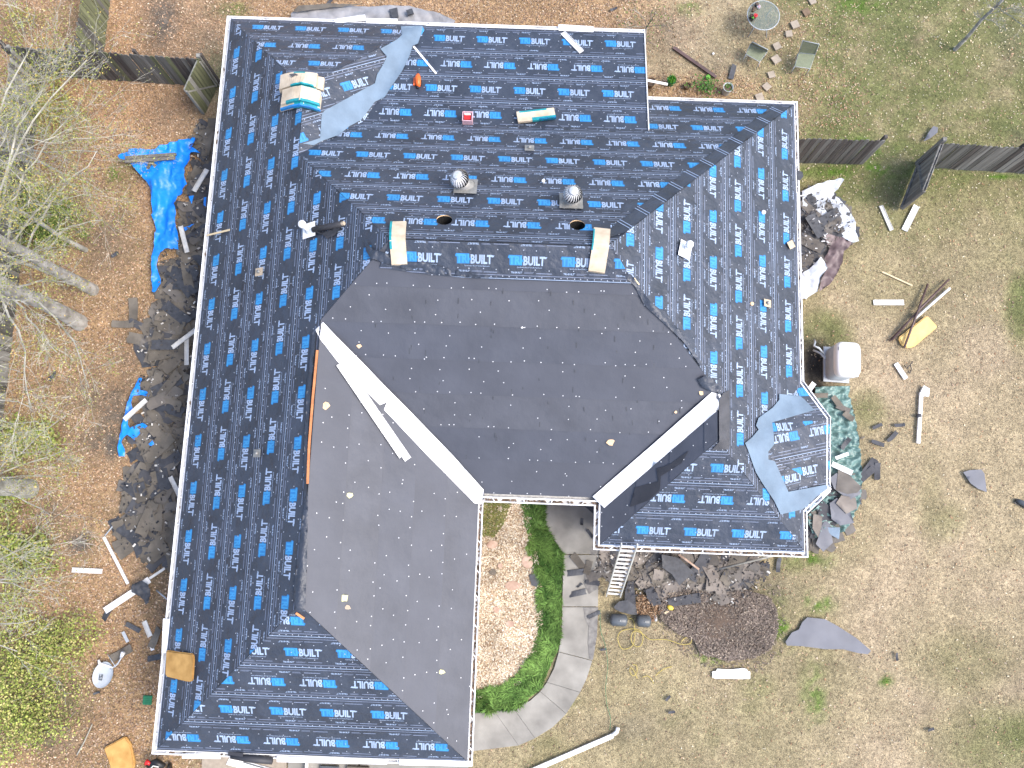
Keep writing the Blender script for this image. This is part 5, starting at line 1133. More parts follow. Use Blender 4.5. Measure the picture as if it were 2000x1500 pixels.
# ---- vinyl strips, channels, pipes on the ground
def gstrip(a, b_, w, label, **kw): return strip(a, b_, w, label, roof=False, **kw)
G_ = 'vented vinyl pieces thrown on the shingle heap'
for a, b_, w, lb, m_, z in [((405, 331), (379, 374), .15, 'vented white strip on the heap below the blue tarp, nearest the gutter', 'offwhite', .32), ((353, 442), (366, 493), .14, 'vented white strip at the lower end of the large blue tarp', 'offwhite', .34), ((383, 644), (337, 679), .13, 'vented white strip slanting out from the left gutter', 'offwhite', .5),
        ((365, 658), (365, 713), .13, 'vented white strip standing straight below the slanting one', 'offwhite', .34), ((286, 781), (243, 820), .14, 'vented white strip across the torn blue tarp', 'offwhite', .34), ((333, 931), (351, 968), .13, 'vented white strip half under the left gutter', 'offwhite', .34),
        ((141, 1113), (200, 1116), .14, 'dirty white strip lying alone among the leaves at the left', 'whited', 0), ((282, 1213), (294, 1243), .14, 'short white plank near the wall right of the brown shingle', 'offwhite', 0), ((240, 1234), (250, 1254), .09, 'thin pale shard above the satellite dish', 'dish', 0), ((297, 1262), (299, 1270), .1, 'small white chip near the left wall', 'white', 0),
        ((1720, 402), (1741, 450), .13, 'vented white strip on the right lawn, left leg of the V', 'offwhite', 0), ((1766, 450), (1790, 402), .19, 'broader white strip on the right lawn, right leg of the V', 'white', 0), ((1706, 591), (1765, 591), .16, 'white strip lying level on the right lawn', 'white', 0), ((1749, 710), (1769, 740), .14, 'short white strip below the pale foam pad', 'white', 0),
        ((1570, 775), (1590, 748), .14, 'white trim piece poking out at the bay gutter by the white unit', 'white', 1.2), ((1625, 906), (1664, 924), .15, 'broad white strip on the teal tarp', 'white', .3), ((1632, 895), (1657, 886), .10, 'narrow white strip on the teal tarp above the broad one', 'white', .3),
        ((205, 1193), (270, 1150), .18, 'long white channel with dark sides at the lower left', 'white', .1), ((268, 1150), (292, 1132), .19, 'short white channel end beyond the black bag', 'white', .1), ((1260, 156), (1304, 165), .08, 'white board poking out by the back corner onto the green pot', 'white', .5), ((292, 1130), (322, 1110), .07, 'thin pale trim sliver by the left gutter', 'offwhite', .4),
        ((1563, 383), (1598, 372), .03, 'pale sliver on the silver tarp', 'white', .35)]:
    gstrip(a, b_, w, lb, matn=m_, za=z, zb=z, cat='metal strip' if m_ == 'white' else 'vinyl strip', lips=w > .09)
gstrip((1723, 531), (1782, 558), .045, 'thin tan stick on the right lawn', matn='tan', lips=False, cat='stick', name='wood_stick')
gstrip((1315, 94), (1398, 152), .10, 'dark brown downspout pole lying on the back lawn', matn='brownm', lips=False, h=.06, cat='pole', name='pole')
def pipe_on(name, pts, r, matn, label, cat, seg=8, parts=()):
    t = thing(name, label, cat, pts[0]); mb = MB(); mb.tube(pts, r, seg); mb.build('tube', matn, t, True); return t
pipe_on('dark_pipe', [P(1742, 664, .1), P(1800, 600, .2), P(1853, 546, .12)], .035, 'brownm', 'long dark pipe on the right lawn crossing the foam pad corner', 'pipe')
pipe_on('dark_pipe', [P(1766, 679, .2), P(1788, 620, .24), P(1812, 555, .08)], .035, 'brownm', 'steeper dark pipe lying over the pale foam pad', 'pipe')
pipe_on('dark_pipe', [P(1737, 666, .06), P(1790, 612, .1)], .03, 'brownm', 'short dark pipe end under the long dark pipe', 'pipe')
pipe_on('white_pipe', [P(1787, 622, .1), P(1855, 563, .1)], .04, 'white', 'white pipe on the right lawn beside the dark pipes', 'pipe')
t = thing('downspout_piece', 'white downspout standing upright on the lawn, elbow at its top end', 'downspout', P(1797, 820))
mb = MB(); mb.beam(P(1792, 866, .02), P(1798, 767, .02), .10, .07); mb.build('pipe_section', 'white', t)
mb = MB(); mb.prism([P(u, v) for u, v in [(1796, 765), (1801, 754), (1812, 760), (1811, 775), (1798, 774)]], .02, .11); mb.build('elbow', 'white', t)
mb = MB(); mb.tube([P(1790, 813, .1), P(1799, 811, .12)], .05, 8); mb.build('strap', 'sh_a', t, True)
t = thing('downspout_piece', 'long white downspout with hooked end at the bottom of the frame', 'downspout', P(1120, 1465))
mb = MB(); mb.beam(P(1030, 1508, .02), P(1196, 1436, .02), .12, .08); mb.build('pipe_section', 'white', t)
mb = MB(); mb.tube([P(1194, 1437, .06), P(1204, 1430, .07), P(1207, 1421, .08)], .055, 10); mb.build('elbow', 'white', t, True)
t = thing('downspout_piece', 'narrow white downspout lying on the leaves left of the house', 'downspout', P(228, 1095))
mb = MB(); mb.beam(P(204, 1049, .02), P(251, 1140, .02), .075, .05); mb.build('pipe_section', 'white', t)
mb = MB(); mb.tube([P(205, 1046, .05), P(220, 1028, .07), P(238, 1018, .08)], .02, 8); mb.build('bent_end', 'dish', t, True)
flat('white_sheet', cz(1000, 1125, 4, [(1560, 745), (1590, 740), (1600, 722), (1690, 728), (1800, 718), (1830, 725), (1835, 738), (1855, 745), (1855, 800), (1780, 802), (1650, 798), (1590, 800), (1562, 790)]), .06, .02, 'white', 'bright white sheet of trim lying on the front lawn', 'metal sheet', .01)
t = thing('black_bag', 'black crumpled plastic bag over the white channel at the lower left', 'bag', P(283, 1150))
def blob(pts_px, z, amp, matn, nm, parent):
    pw = [tuple(P(u, v)[:2]) for u, v in pts_px]; vs, fs = sheet(pw, .06, lambda x, y: z+amp*wr(x, y, 4, 9)); mb = MB(); mb.add(vs, fs); mb.build(nm, matn, parent, True)
blob([(268, 1140), (285, 1132), (300, 1140), (303, 1160), (296, 1172), (285, 1165), (266, 1155)], .25, .12, 'sh_c', 'bag_skin', t)
blob([(285, 1162), (300, 1160), (296, 1176), (290, 1180)], .12, .1, 'sh_c', 'bag_skin', t)
pipe_on('antenna_mast', [P(306, 1153, .1), P(314, 1160, .3), P(327, 1171, .5)], .02, 'dish', 'grey metal mast lying by the left wall beside the black bag', 'mast')
# satellite dish
t = thing('satellite_dish', 'pale grey oval satellite dish lying on its back in the leaves', 'satellite dish', P(203, 1318))
c = P(201, 1318, .14); ax = Vector((-.05, -.02, 1)).normalized(); mb = MB(); a_ = math.radians(72)
ringp = []
for r, z in ((.001, -.05), (.11, -.045), (.22, -.028), (.31, 0), (.315, .008)):
    ringp.append([c + Vector((math.cos(a_), math.sin(a_), 0))*r*1.15*math.cos(q_) + Vector((-math.sin(a_), math.cos(a_), 0))*r*.88*math.sin(q_) + Vector((0, 0, z)) for q_ in [2*math.pi*i/28 for i in range(28)]])
vs = [p for r in ringp for p in r]; mb.add(vs, [(i*28+k, i*28+(k+1) % 28, (i+1)*28+(k+1) % 28, (i+1)*28+k) for i in range(4) for k in range(28)]); mb.build('reflector', 'dish', t, True)
mb = MB(); mb.tube([c+Vector((.22, .16, .02)), c+Vector((.42, .30, .08)), c+Vector((.55, .52, .10))], .022, 8); mb.build('arm', 'dish', t, True)
mb = MB(); mb.tube([c+Vector((.50, .48, .06)), c+Vector((.58, .62, .14))], [.04, .06], 10); mb.build('receiver', 'white', t, True)
mb = MB(); mb.tube([c+Vector((-.12, .34, .02)), c+Vector((.05, .28, .05)), c+Vector((.27, .20, .04))], .022, 8); mb.tube([c+Vector((-.14, .40, .02)), c+Vector((-.1, .3, .04))], .035, 8); mb.build('bracket', 'white', t, True)
mb = MB(); mb.tube([c+Vector((.1, .55, .03)), c+Vector((.38, .22, .08))], .01, 6); mb.build('strut', 'dish', t, True)
mb = MB(); zc = -.018; e1, e2 = Vector((math.cos(a_+.2), math.sin(a_+.2), 0)), Vector((-math.sin(a_+.2), math.cos(a_+.2), 0)); c3 = c + Vector((-.06, -.07, -.012))
for (x0_, x1_, y0_, y1_) in ((-.08, .08, -.05, -.03), (-.08, .08, .03, .05), (-.08, -.055, -.03, .03), (.0, .08, -.03, -.005), (-.03, .03, .005, .02)):
    mb.add([c3+e1*x0_+e2*y0_, c3+e1*x1_+e2*y0_, c3+e1*x1_+e2*y1_, c3+e1*x0_+e2*y1_], [(0, 1, 2, 3)])
mb.build('printed_mark', 'dgrey', t)
# green box
t = thing('irrigation_box', 'small green slotted valve box in the ground by the left wall', 'box', P(289, 1367))
c = P(289, 1367); mb = MB(); mb.box(c, .24, .24, .05, YAW); mb.build('body', 'greenb', t)
for k in range(4):
    mb = MB(); mb.box(c+Vector((0, -.08+.053*k, .05)), .2, .022, .012, YAW); mb.build('slat', 'greenb', t)
# white unit with pipes on the right
t = thing('utility_cabinet', 'white rounded utility cabinet standing by the right wall with pipes at its back', 'cabinet', P(1640, 715))
bx = [P(1611, 672, .0), P(1661, 671, .0), P(1661, 748, .0), P(1610, 750, .0)]
H_ = 1.0; c = P(1632, 713, 0); sx, sy = .70, 1.0
def rings(levels, cc, rot, m_=36, e=5.0):
    vs = []
    for z, f, ox in levels:
        for k in range(m_):
            a = 2*math.pi*k/m_; ca, sa = math.cos(a), math.sin(a)
            q_ = (abs(ca)**e + abs(sa)**e)**(-1/e); x_, y_ = ca*q_*(sx/2-f)+ox, sa*q_*(sy/2-f)
            vs.append(cc + Vector((math.cos(rot)*x_-math.sin(rot)*y_, math.sin(rot)*x_+math.cos(rot)*y_, z)))
    n = len(levels); fs = [(i*m_+k, i*m_+(k+1) % m_, (i+1)*m_+(k+1) % m_, (i+1)*m_+k) for i in range(n-1) for k in range(m_)]
    return vs, fs + [tuple((n-1)*m_+k for k in range(m_))]
mb = MB(); mb.add(*rings([(.0, .02, 0), (.74, .0, 0), (.75, .012, 0)], c, YAW-.03)); mb.build('body', 'dish', t, True)
mb = MB(); mb.add(*rings([(.73, -.015, .015), (.86, -.012, .015), (.94, .01, .015), (.985, .05, .015), (1.0, .11, .015), (1.005, .2, .015)], c, YAW-.03)); mb.build('lid', 'white', t, True)
mb = MB(); mb.box(c-Vector((.0, 0, .0)), sx+.06, sy+.06, .06, YAW-.03); mb.build('base_skirt', 'dish', t)
mb = MB(); mb.box(c+Vector((-.25, .30, H_-.03)), .05, .10, .045, YAW); mb.build('vent_slot', 'dish', t)
for k, pts in enumerate(([P(1608, 690, .5), P(1600, 680, .7), P(1590, 676, .7), P(1592, 668, .5), P(1590, 664, .1)], [P(1612, 700, .4), P(1602, 690, .3), P(1588, 684, .2)])):
    mb = MB(); mb.tube(pts, .03, 8); mb.build('pipe', 'dish', t, True)
mb = MB(); mb.box(c+Vector((.36, -.42, .5)), .08, .08, .1); mb.build('latch', 'white', t)
# two small tanks
for (u, v, L, lb, gl) in ((1208, 1211, 0.5, 'left grey tank lying on the grass, torn white label on top', True), (1257, 1213, .42, 'right grey tank lying on the grass next to the hose', False)):
    t = thing('tank', lb, 'tank', P(u, v)); c = P(u, v, .17); d = Vector((math.cos(YAW-.02), math.sin(YAW-.02), 0))
    mb = MB(); pts = [c-d*L/2, c-d*(L/2-.03), c-d*(L/2-.08), c+d*(L/2-.08), c+d*(L/2-.03), c+d*L/2]; mb.tube(pts, [.06, .14, .17, .17, .14, .06], 18); mb.build('shell', 'dgrey', t, True)
    for sg in (-1, 1):
        mb = MB(); mb.beam(c+d*sg*L*.28-Vector((.0, .1, .15)), c+d*sg*L*.28+Vector((0, .1, -.15)), .04, .03); mb.build('foot', 'black', t)
    mb = MB(); mb.tube([c+Vector((.02, 0, .13)), c+Vector((.03, 0, .2))], .015, 8); mb.build('valve', 'alu', t, True)
    if gl:
        mb = MB(); mb.prism([(c.x+.02, c.y-.02), (c.x+.12, c.y-.03), (c.x+.17, c.y-.10), (c.x+.08, c.y-.08)], .275, .285); mb.build('label_scrap', 'white', t)
# hoses
def hose(pts, r, matn, label, z=.05):
    q_ = []
    P3 = [P(u, v, z) for u, v in pts]
    for i in range(len(P3)-1):
        p0, p1, p2, p3 = P3[max(0, i-1)], P3[i], P3[i+1], P3[min(len(P3)-1, i+2)]
        for k in range(4):
            f = k/4; q_.append(.5*((2*p1) + (p2-p0)*f + (2*p0-5*p1+4*p2-p3)*f*f + (3*p1-p0-3*p2+p3)*f**3))
    q_.append(P3[-1]); mb = MB(); mb.tube(q_, r, 6); return mb.build('hose', matn, None, True, label=label, category='hose')
hose([(1228, 1207), (1236, 1210), (1239, 1222), (1240, 1240), (1237, 1258), (1228, 1266), (1215, 1267), (1208, 1255), (1207, 1242), (1215, 1232), (1235, 1228), (1250, 1232), (1256, 1245), (1252, 1260), (1243, 1263), (1234, 1255), (1233, 1242), (1240, 1232), (1255, 1238), (1270, 1249), (1300, 1249), (1330, 1258), (1347, 1257), (1351, 1248), (1345, 1243), (1335, 1248), (1330, 1255)], .011, 'yellow', 'yellow air hose coiled on the lawn below the grey tanks')
hose([(1245, 1325), (1238, 1310), (1232, 1304), (1230, 1312), (1237, 1320), (1244, 1312), (1243, 1300), (1235, 1298)], .010, 'yellow', 'small faded hose loop on the front lawn')
hose([(1280, 1320), (1290, 1311), (1300, 1305), (1312, 1302)], .011, 'yellow', 'short yellow hose end right of the faded loop')
hose([(1255, 1323), (1263, 1320), (1270, 1324), (1277, 1335)], .010, 'yellow', 'short curved hose piece below the yellow end')
hose([(1172, 1190), (1173, 1230), (1182, 1260), (1187, 1300), (1183, 1340), (1185, 1375), (1192, 1400), (1191, 1425)], .007, 'greenb', 'thin green cord running down beside the walk')
t = thing('nail_gun', 'yellow and black nail gun lying on the mulch by the shingles', 'power tool', P(1308, 1190))
c = P(1309, 1187, .16); mb = MB(); mb.tube([c+Vector((-.07, .05, .02)), c, c+Vector((.08, -.03, 0))], [.04, .075, .04], 10); mb.build('body', 'yellowp', t, True)
mb = MB(); mb.tube([c+Vector((0, 0, -.02)), c+Vector((-.05, -.10, -.06))], .03, 8); mb.build('handle', 'black', t, True)
mb = MB(); mb.beam(c+Vector((-.04, -.09, -.07)), c+Vector((-.16, -.16, -.07)), .05, .05); mb.build('magazine', 'tan', t)
mb = MB(); c = P(1279, 1202, .05); mb.tube([c, c+Vector((.02, -.13, .02)), c+Vector((.025, -.16, .02))], [.05, .045, .02], 10); mb.build('bottle', 'potw', None, True, label='pale bottle lying right of the grey tanks', category='bottle')
# ladder
t = thing('ladder', 'aluminium ladder leaning against the front right eave', 'ladder', P(1196, 1160))
A1, A2 = P(1184, 1161, .02), P(1211, 1163, .02); B1, B2 = P(1214, 1060, 3.0), P(1245, 1061, 3.0)
for a, b_ in ((A1, B1), (A2, B2)):
    mb = MB(); mb.beam(a, b_, .03, .07, up=(0, -1, .6)); mb.build('rail', 'alu', t)
for k in range(13):
    f = (k+.35)/13.2; a, b_ = A1.lerp(B1, f), A2.lerp(B2, f); mb = MB(); mb.beam(a+Vector((0, 0, .0)), b_+Vector((0, 0, .0)), .05, .03); mb.build('rung', 'whited', t)
# ---- back garden: table, chairs, stepping stones, pots
t = thing('garden_table', 'round glass topped garden table at the top edge', 'table', P(1490, 55))
c = P(1491, 30, .72); mb = MB(); mb.lathe(c, [(.50, 0), (.50, .012)], 40); mb.build('table_top', 'glass', t)
mb = MB(); 
mb.tube([c+Vector((.50*math.cos(a), .50*math.sin(a), 0)) for a in [2*math.pi*i/36 for i in range(37)]], .014, 6, caps=False); mb.build('rim', 'dish', t, True)
for k in range(4):
    a = math.pi/4+k*math.pi/2; mb = MB(); mb.tube([c+Vector((.4*math.cos(a), .4*math.sin(a), -.02)), c+Vector((.3*math.cos(a), .3*math.sin(a), -.4)), c+Vector((.42*math.cos(a), .42*math.sin(a), -.71))], .015, 6); mb.build('leg', 'dish', t, True)
for k, (u, v, m1, m2_, lb) in enumerate([(1468, 40, 'black', 'limeb', 'lowest small pot on the glass table with green shoots'), (1474, 34, 'red', 'flowerr', 'small red flowered pot on the glass table'), (1466, 35, 'black', 'soil', 'black pot on the glass table left of the red one'), (1480, 17, 'potw', 'pink', 'pale flower pot on the glass table'), (1476, 12, 'black', 'soil', 'black pot near the top edge on the glass table'), (1470, 22, 'terra', 'soil', 'brown pot on the glass table between the black ones')]):
    t = thing('flower_pot', lb, 'flower pot', P(u, v, .735), 'small pots on the glass table'); b0 = P(u, v, .735)
    mb = MB(); mb.lathe(b0, [(.045, 0), (.06, .1), (.065, .11), (.05, .1)], 12); mb.build('pot', m1, t, True)
    mb = MB()
    for j in range(9): mb.add([b0+Vector((random.uniform(-.06, .06), random.uniform(-.06, .06), .11+random.uniform(0, .06))) for _ in range(3)], [(0, 1, 2)])
    mb.build('plant', m2_, t, kind='stuff')
def garden_chair(corners, back, label, long=False):
    t = thing('garden_chair', label, 'chair', P(*corners[0])); z = .40
    q_ = [P(u, v, z) for u, v in corners]; mb = MB(); mb.prism(q_, z, z+.02); mb.build('seat', 'mesh', t)
    if back:
        bb = [P(u, v, zz) for u, v, zz in back]; mb = MB(); mb.add(bb+[p+Vector((0, 0, .02)) for p in bb], [(0, 1, 2, 3), (7, 6, 5, 4), (0, 4, 5, 1), (1, 5, 6, 2), (2, 6, 7, 3), (3, 7, 4, 0)]); mb.build('backrest', 'mesh', t)
        mb = MB(); mb.tube(bb+[bb[0]], .014, 6); mb.build('back_frame', 'dish', t, True)
    mb = MB(); mb.tube(q_+[q_[0]], .014, 6); mb.build('seat_frame', 'dish', t, True)
    for p in q_:
        mb = MB(); mb.tube([p, Vector((p.x, p.y, .0))], .013, 6); mb.build('leg', 'dish', t, True)
garden_chair([(1466, 86), (1498, 101), (1484, 121), (1457, 106)], [(1466, 86, .42), (1498, 101, .42), (1500, 97, .75), (1470, 82, .75)], 'green mesh garden chair below the glass table')
garden_chair([(1560, 103), (1592, 106), (1582, 134), (1552, 130)], [(1560, 103, .42), (1592, 106, .42), (1600, 86, .95), (1568, 79, .95)], 'reclining green mesh chair right of the stepping stones')
for k, (u, v, r_, mt) in enumerate([(1586, 3, .5, 'stone'), (1574, 25, .4, 'terra'), (1552, 49, .45, 'stone'), (1540, 67, .15, 'stone'), (1517, 91, .5, 'stone'), (1515, 117, .6, 'stone'), (1506, 147, .35, 'stone'), (1497, 170, .7, 'stone'), (1483, 191, .3, 'stone')]):
    c = P(u, v); mb = MB(); w = .115 + .01*(k % 3); n = 4; a0 = math.pi/4 + r_ + random.uniform(-.1, .1)
    pl = [(c.x+w*1.3*random.uniform(.93, 1.05)*math.cos(a0+i*math.pi/2), c.y+w*1.3*random.uniform(.93, 1.05)*math.sin(a0+i*math.pi/2)) for i in range(4)]
    mb.prism(pl, -.01, .05)
    nm_ = ['topmost', 'second from the top, dark and dirty', 'third from the top', 'fourth from the top', 'fifth from the top', 'sixth from the top, chipped', 'seventh from the top', 'second from the bottom', 'lowest, nearest the back gutter'][k]
    mb.build('stepping_stone', mt, None, label='square pale stepping stone, '+nm_+' of the path', category='stepping stone', group='stepping stones on the back lawn')
def pot(u, v, r, h, pm, plant, label, npl=60, ph=.18):
    b0 = P(u, v); t = thing('plant_pot', label, 'plant pot', b0); mb = MB()
    mb.lathe(b0, [(r*.75, 0), (r, h), (r*1.08, h+.01), (r*1.08, h-.02), (r*.9, h-.01), (r*.88, h-.05)], 20, cap=False); mb.build('pot', pm, t, True)
    mb = MB(); mb.lathe(b0+Vector((0, 0, h-.06)), [(.001, .02), (r*.9, 0)], 16, cap=False); mb.build('soil', 'soil', t)
    if plant:
        mb = MB()
        for j in range(npl):
            a, q_ = random.random()*6.28, math.sqrt(random.random())*r*1.0; p = b0+Vector((math.cos(a)*q_, math.sin(a)*q_, h-.04)); e = p+Vector((random.uniform(-.08, .08), random.uniform(-.08, .08), random.uniform(.04, ph)))
            s_2 = Vector((random.uniform(-.02, .02), random.uniform(-.02, .02), 0)); mb.add([p-s_2, p+s_2, e], [(0, 1, 2)])
        mb.build('plant', plant, t, kind='stuff')
pot(1268, 168, .15, .28, 'terra', None, 'brown pot half hidden behind the back corner of the addition')
pot(1309, 164, .13, .26, 'greenb', 'limeb', 'green pot full of bright seedlings on the back lawn', 160)
pot(1341, 172, .10, .18, 'terra', 'limeb', 'small brown pot right of the green one', 12)
pot(1417, 181, .15, .34, 'potw', 'limeb', 'tall pale grey pot on the back lawn near the gutter', 30)
mb = MB(); c = P(1382, 152); mb.lathe(c, [(.07, 0), (.08, .06), (.05, .07)], 12); mb.build('green_dish', 'limeb', None, True, label='small green dish at the end of the dark pole', category='dish')
shrub('weed_clump', 'green weed growing between the pots by the back wall', [(1374, 176, 10, 9)], 260, [(.06, .16, .03)], .3, (.04, .09), seed=31)
mb = MB(); c = P(1393, 105, .02); mb.lathe(c, [(.04, 0), (.03, .03)], 7); mb.build('pebble', 'white', None, label='single white pebble on the back lawn', category='pebble')
# dark thing at the right edge, and oddments at the bottom left
t = thing('shoe', 'dark shoe shaped object cut by the right edge of the frame', 'shoe', P(1995, 985))
mb = MB(); mb.tube([P(1984, 977, .05), P(1992, 980, .08), P(2004, 986, .1), P(2012, 992, .08)], [.04, .075, .09, .06], 10); mb.build('upper', 'dgrey', t, True)
mb = MB(); mb.beam(P(1982, 978, .01), P(2010, 992, .01), .16, .03); mb.build('sole', 'black', t)
t = thing('hand_cart', 'black and red machine with handlebar at the bottom left, cut by the frame', 'machine', P(307, 1500))
c = P(308, 1500, .3)
mb = MB(); mb.tube([c+Vector((-.25, .1, .05)), c+Vector((0, .17, .12)), c+Vector((.2, .05, .05))], [.08, .12, .08], 10); mb.build('body', 'black', t, True)
mb = MB(); mb.tube([c+Vector((-.3, .12, .1)), c+Vector((-.24, .2, .14)), c+Vector((-.15, .14, .16))], [.04, .07, .04], 8); mb.build('shroud', 'red', t, True)
mb = MB(); mb.tube([c+Vector((-.12, .02, .28)), c+Vector((.0, .14, .30)), c+Vector((.14, .1, .28))], .018, 8); mb.build('handlebar', 'alu', t, True)
for sg in (-1, 1):
    mb = MB(); mb.tube([c+Vector((sg*.24, -.05, -.15)), c+Vector((sg*.28, -.05, -.15))], .14, 16); mb.build('wheel', 'black', t, True)
t = thing('rolled_felt', 'black roll of felt hanging over the front gutter', 'roll', P(500, 1480, 2.7))
mb = MB(); mb.tube([P(451, 1477, 2.7), P(490, 1482, 2.72), P(532, 1486, 2.7)], [.06, .09, .085], 12); mb.build('roll', 'feltdark', t, True)
mb = MB(); mb.beam(P(446, 1472, 2.72), P(475, 1474, 2.76), .1, .02); mb.build('loose_end', 'feltdark', t)
t = thing('pole', 'pale beam leaning out below the front gutter beside the black roll', 'beam', P(480, 1500, 1.5))
mb = MB(); mb.beam(P(445, 1484, 2.0), P(560, 1515, 1.2), .2, .05); mb.build('beam', 'whited', t)
mb = MB(); mb.beam(P(475, 1488, 2.06), P(560, 1513, 1.3), .03, .02); mb.build('stripe', 'dgrey', t)
for k, (u, v, z, s1, s2, m_) in enumerate([(645, 1502, 0, .5, .22, 'dgrey'), (600, 1500, .1, .06, .5, 'whited'), (700, 1506, 0, .6, .3, 'sh_b')]):
    c = P(u, v, z); mb = MB(); mb.box(c, s1, s2, .15, YAW); mb.build('debris_block', m_, None, label=['dark box on the drive under the front gutter', 'upright pale plank on the drive under the front gutter', 'brown box on the drive right of the dark one'][k], category='box')
pipe_on('root_pole', [P(1405, 1111, .3), P(1450, 1100, .5), P(1508, 1086, .9)], .03, 'wood_pale', 'pale pole leaning to the front right eave over the shingles', 'pole')
pipe_on('pink_pole', [P(1325, 1083, .5), P(1345, 1097, .42), P(1365, 1112, .35)], .03, 'flag', 'pinkish pole on the heap right of the ladder', 'pole')
pipe_on('branch', [P(150, 1475, .05), P(165, 1448, .12), P(180, 1415, .05)], .018, 'twig', 'bare fallen branch near the ragged foam pad', 'branch')
pipe_on('wood_board', [P(246, 312, .22), P(345, 302, .22)], .05, 'wood', 'round pale post lying on the blue tarp', 'post')
t = thing('plank_pair', 'two grey planks side by side lying on the large blue tarp', 'planks', P(295, 310))
for dv in (0, 7):
    mb = MB(); mb.beam(P(245, 309+dv, .42), P(343, 302+dv, .42), .1, .04); mb.build('plank', 'sh_d', t)
mb = MB(); mb.beam(P(292, 312, .26), P(306, 327, .22), .09, .03); mb.build('cross_piece', 'sh_b', t)
mb = MB(); mb.beam(P(296, 314, .24), P(289, 330, .2), .09, .03); mb.build('cross_piece', 'sh_b', t)
t = thing('black_wire', 'tangled black wire on the right lawn beside the short white strip', 'wire', P(1775, 720))
mb = MB(); mb.tube([P(1766, 713, .03), P(1771, 720, .05), P(1778, 712, .06), P(1783, 706, .04)], .016, 6); mb.tube([P(1778, 712, .06), P(1780, 722, .04), P(1777, 729, .03), P(1773, 725, .04)], .016, 6); mb.build('strand', 'wood_dark', t, True)
mb = MB(); c = P(1562, 345, 2.6); mb.prism([P(u, v, 2.65) for u, v in [(1556, 332), (1567, 336), (1569, 345), (1563, 352), (1557, 350)]], 2.64, 2.66); mb.build('felt_scrap', 'sh_c', None, label='black felt scrap caught on the right gutter near its top', category='felt scrap')
mb = MB(); c = P(801, 25, .25); mb.box(c, .2, .18, .06, .3); mb.build('felt_scrap', 'sh_c', None, label='dark square scrap on the grey tarp near its right end', category='felt scrap')
mb = MB(); mb.prism([P(u, v, .2) for u, v in [(760, 20), (776, 16), (779, 35), (768, 40)]], .22, .24); mb.build('felt_scrap', 'sh_c', None, label='dark flap on the middle of the grey tarp', category='felt scrap')

# big torn sheets below the bay, damp stains on the walk, scuffs on the valley metal
for pts, m_, z_, lb in ((cz(1360, 730, 3.947, [(1060, 740), (1110, 750), (1240, 880), (1200, 920), (1130, 930), (1040, 900)]), 'sh_d', .30, 'long brown grey roofing sheet sliding off the bay pile beside the gutter'),
        (cz(1360, 730, 3.947, [(1000, 1000), (1050, 960), (1150, 1060), (1180, 1150), (1080, 1170), (1010, 1120)]), 'feltlawn', .26, 'grey torn sheet on the bay pile, in its middle'),
        (cz(1360, 730, 3.947, [(1080, 940), (1190, 960), (1200, 1040), (1120, 1080), (1040, 1000)]), 'sh_e', .3, 'brownish torn sheet on the bay pile touching the teal tarp'),
        (cz(1360, 730, 3.947, [(880, 1080), (950, 1100), (940, 1180), (910, 1260), (870, 1190)]), 'sh_e', .22, 'brown folded shingle sheet standing against the right front wall'),
        (cz(1360, 730, 3.947, [(950, 1110), (1010, 1160), (1030, 1300), (960, 1370), (900, 1310), (940, 1200)]), 'feltlawn', .16, 'lowest grey torn sheet of the bay pile reaching onto the lawn')):
    flat('roofing_sheet', pts, z_, .012, m_, lb, cat='roofing sheet', amp=.08)
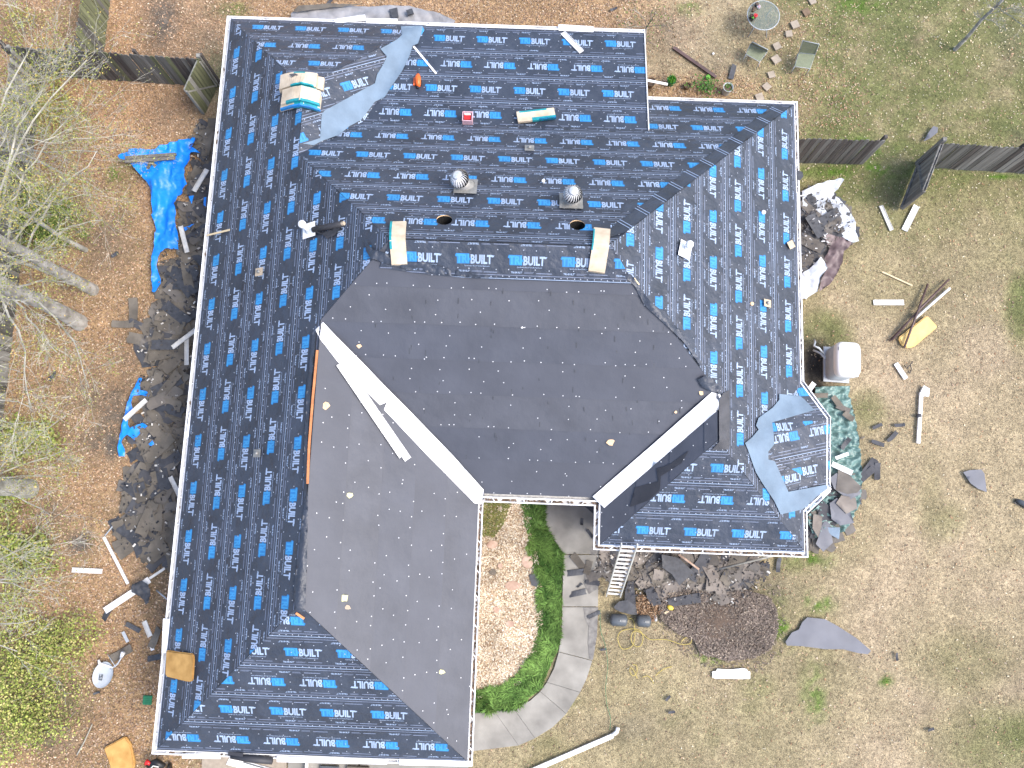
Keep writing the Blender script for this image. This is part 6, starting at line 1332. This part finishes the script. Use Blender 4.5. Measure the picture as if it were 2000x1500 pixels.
for pts in ([(1139, 1186), (1168, 1186), (1166, 1240), (1158, 1288), (1151, 1286), (1148, 1255), (1150, 1225), (1142, 1205)], [(1142, 1120), (1168, 1118), (1167, 1150), (1150, 1160), (1140, 1140)], [(1150, 1070), (1170, 1060), (1172, 1083), (1155, 1083)]):
    pw = [tuple(P(u, v)[:2]) for u, v in pts]; vs, fs = sheet(pw, .1, lambda x, y: .038); mb = MB(); mb.add(vs, fs); mb.build('damp_stain', M.setdefault('stain', mat('damp_concrete', (.15, .14, .13), .7, .25, 8, col2=(.22, .21, .19))), walk)
for k, (u, v, a_, sz) in enumerate([(735, 757, .2, .05), (741, 765, .6, .04), (815, 842, .4, .07), (834, 862, .4, .05), (888, 917, .5, .05), (1270, 888, .3, .02)]):
    c = hit(u, v, .04); mb = MB(); mb.prism([(c.x+sz*random.uniform(.5, 1.2)*math.cos(2*math.pi*i/7), c.y+sz*.5*random.uniform(.5, 1.2)*math.sin(2*math.pi*i/7)) for i in range(7)], c.z, c.z+.008)
    mb.build('scrap', 'sh_c', None, label='small dark crumb on the %s of the valley metal' % ['left strip, uppermost', 'left strip, second from the top', 'left strip near its middle', 'left strip below its middle', 'left strip near its foot', 'right strip'][k], category='scrap')

CRUMB = [(.05, .05, .055), (.08, .07, .06), (.10, .09, .08), (.04, .04, .045), (.5, .48, .44), (.14, .12, .10)]
scatter_in([(p[0]+random.uniform(-14, 4), p[1]+random.uniform(-8, 8)) for p in leftheap], 1300, (.02, .11), .5, CRUMB, 'shingle_crumbs', .02, .30, .5, kind='stuff', label='crumbs of torn shingle and paper spread through the left heap', category='debris')
scatter_in([(1165, 1078), (1500, 1082), (1495, 1130), (1440, 1185), (1330, 1180), (1250, 1172), (1160, 1120)], 1100, (.02, .10), .5, CRUMB, 'shingle_crumbs', .02, .24, .5, kind='stuff', label='crumbs of torn shingle spread through the front heap', category='debris')
scatter_in(rh, 260, (.02, .12), .4, [(.05, .05, .055), (.10, .09, .08), (.6, .6, .6), (.08, .07, .06)], 'roofing_crumbs', .22, .22, .5, kind='stuff', label='small torn bits and pale slivers on the silver tarp', category='debris')
scatter_in([(1255, 1150), (1340, 1130), (1420, 1135), (1520, 1140), (1535, 1200), (1530, 1270), (1485, 1312), (1400, 1312), (1340, 1285), (1300, 1245), (1265, 1200)], 2200, (.02, .08), .3, [(.15, .12, .10), (.19, .15, .122), (.13, .105, .088), (.30, .24, .18)], 'mulch', .0, .03, kind='stuff', label='loose mulch strewn around the edge of the mulch heap', category='mulch')
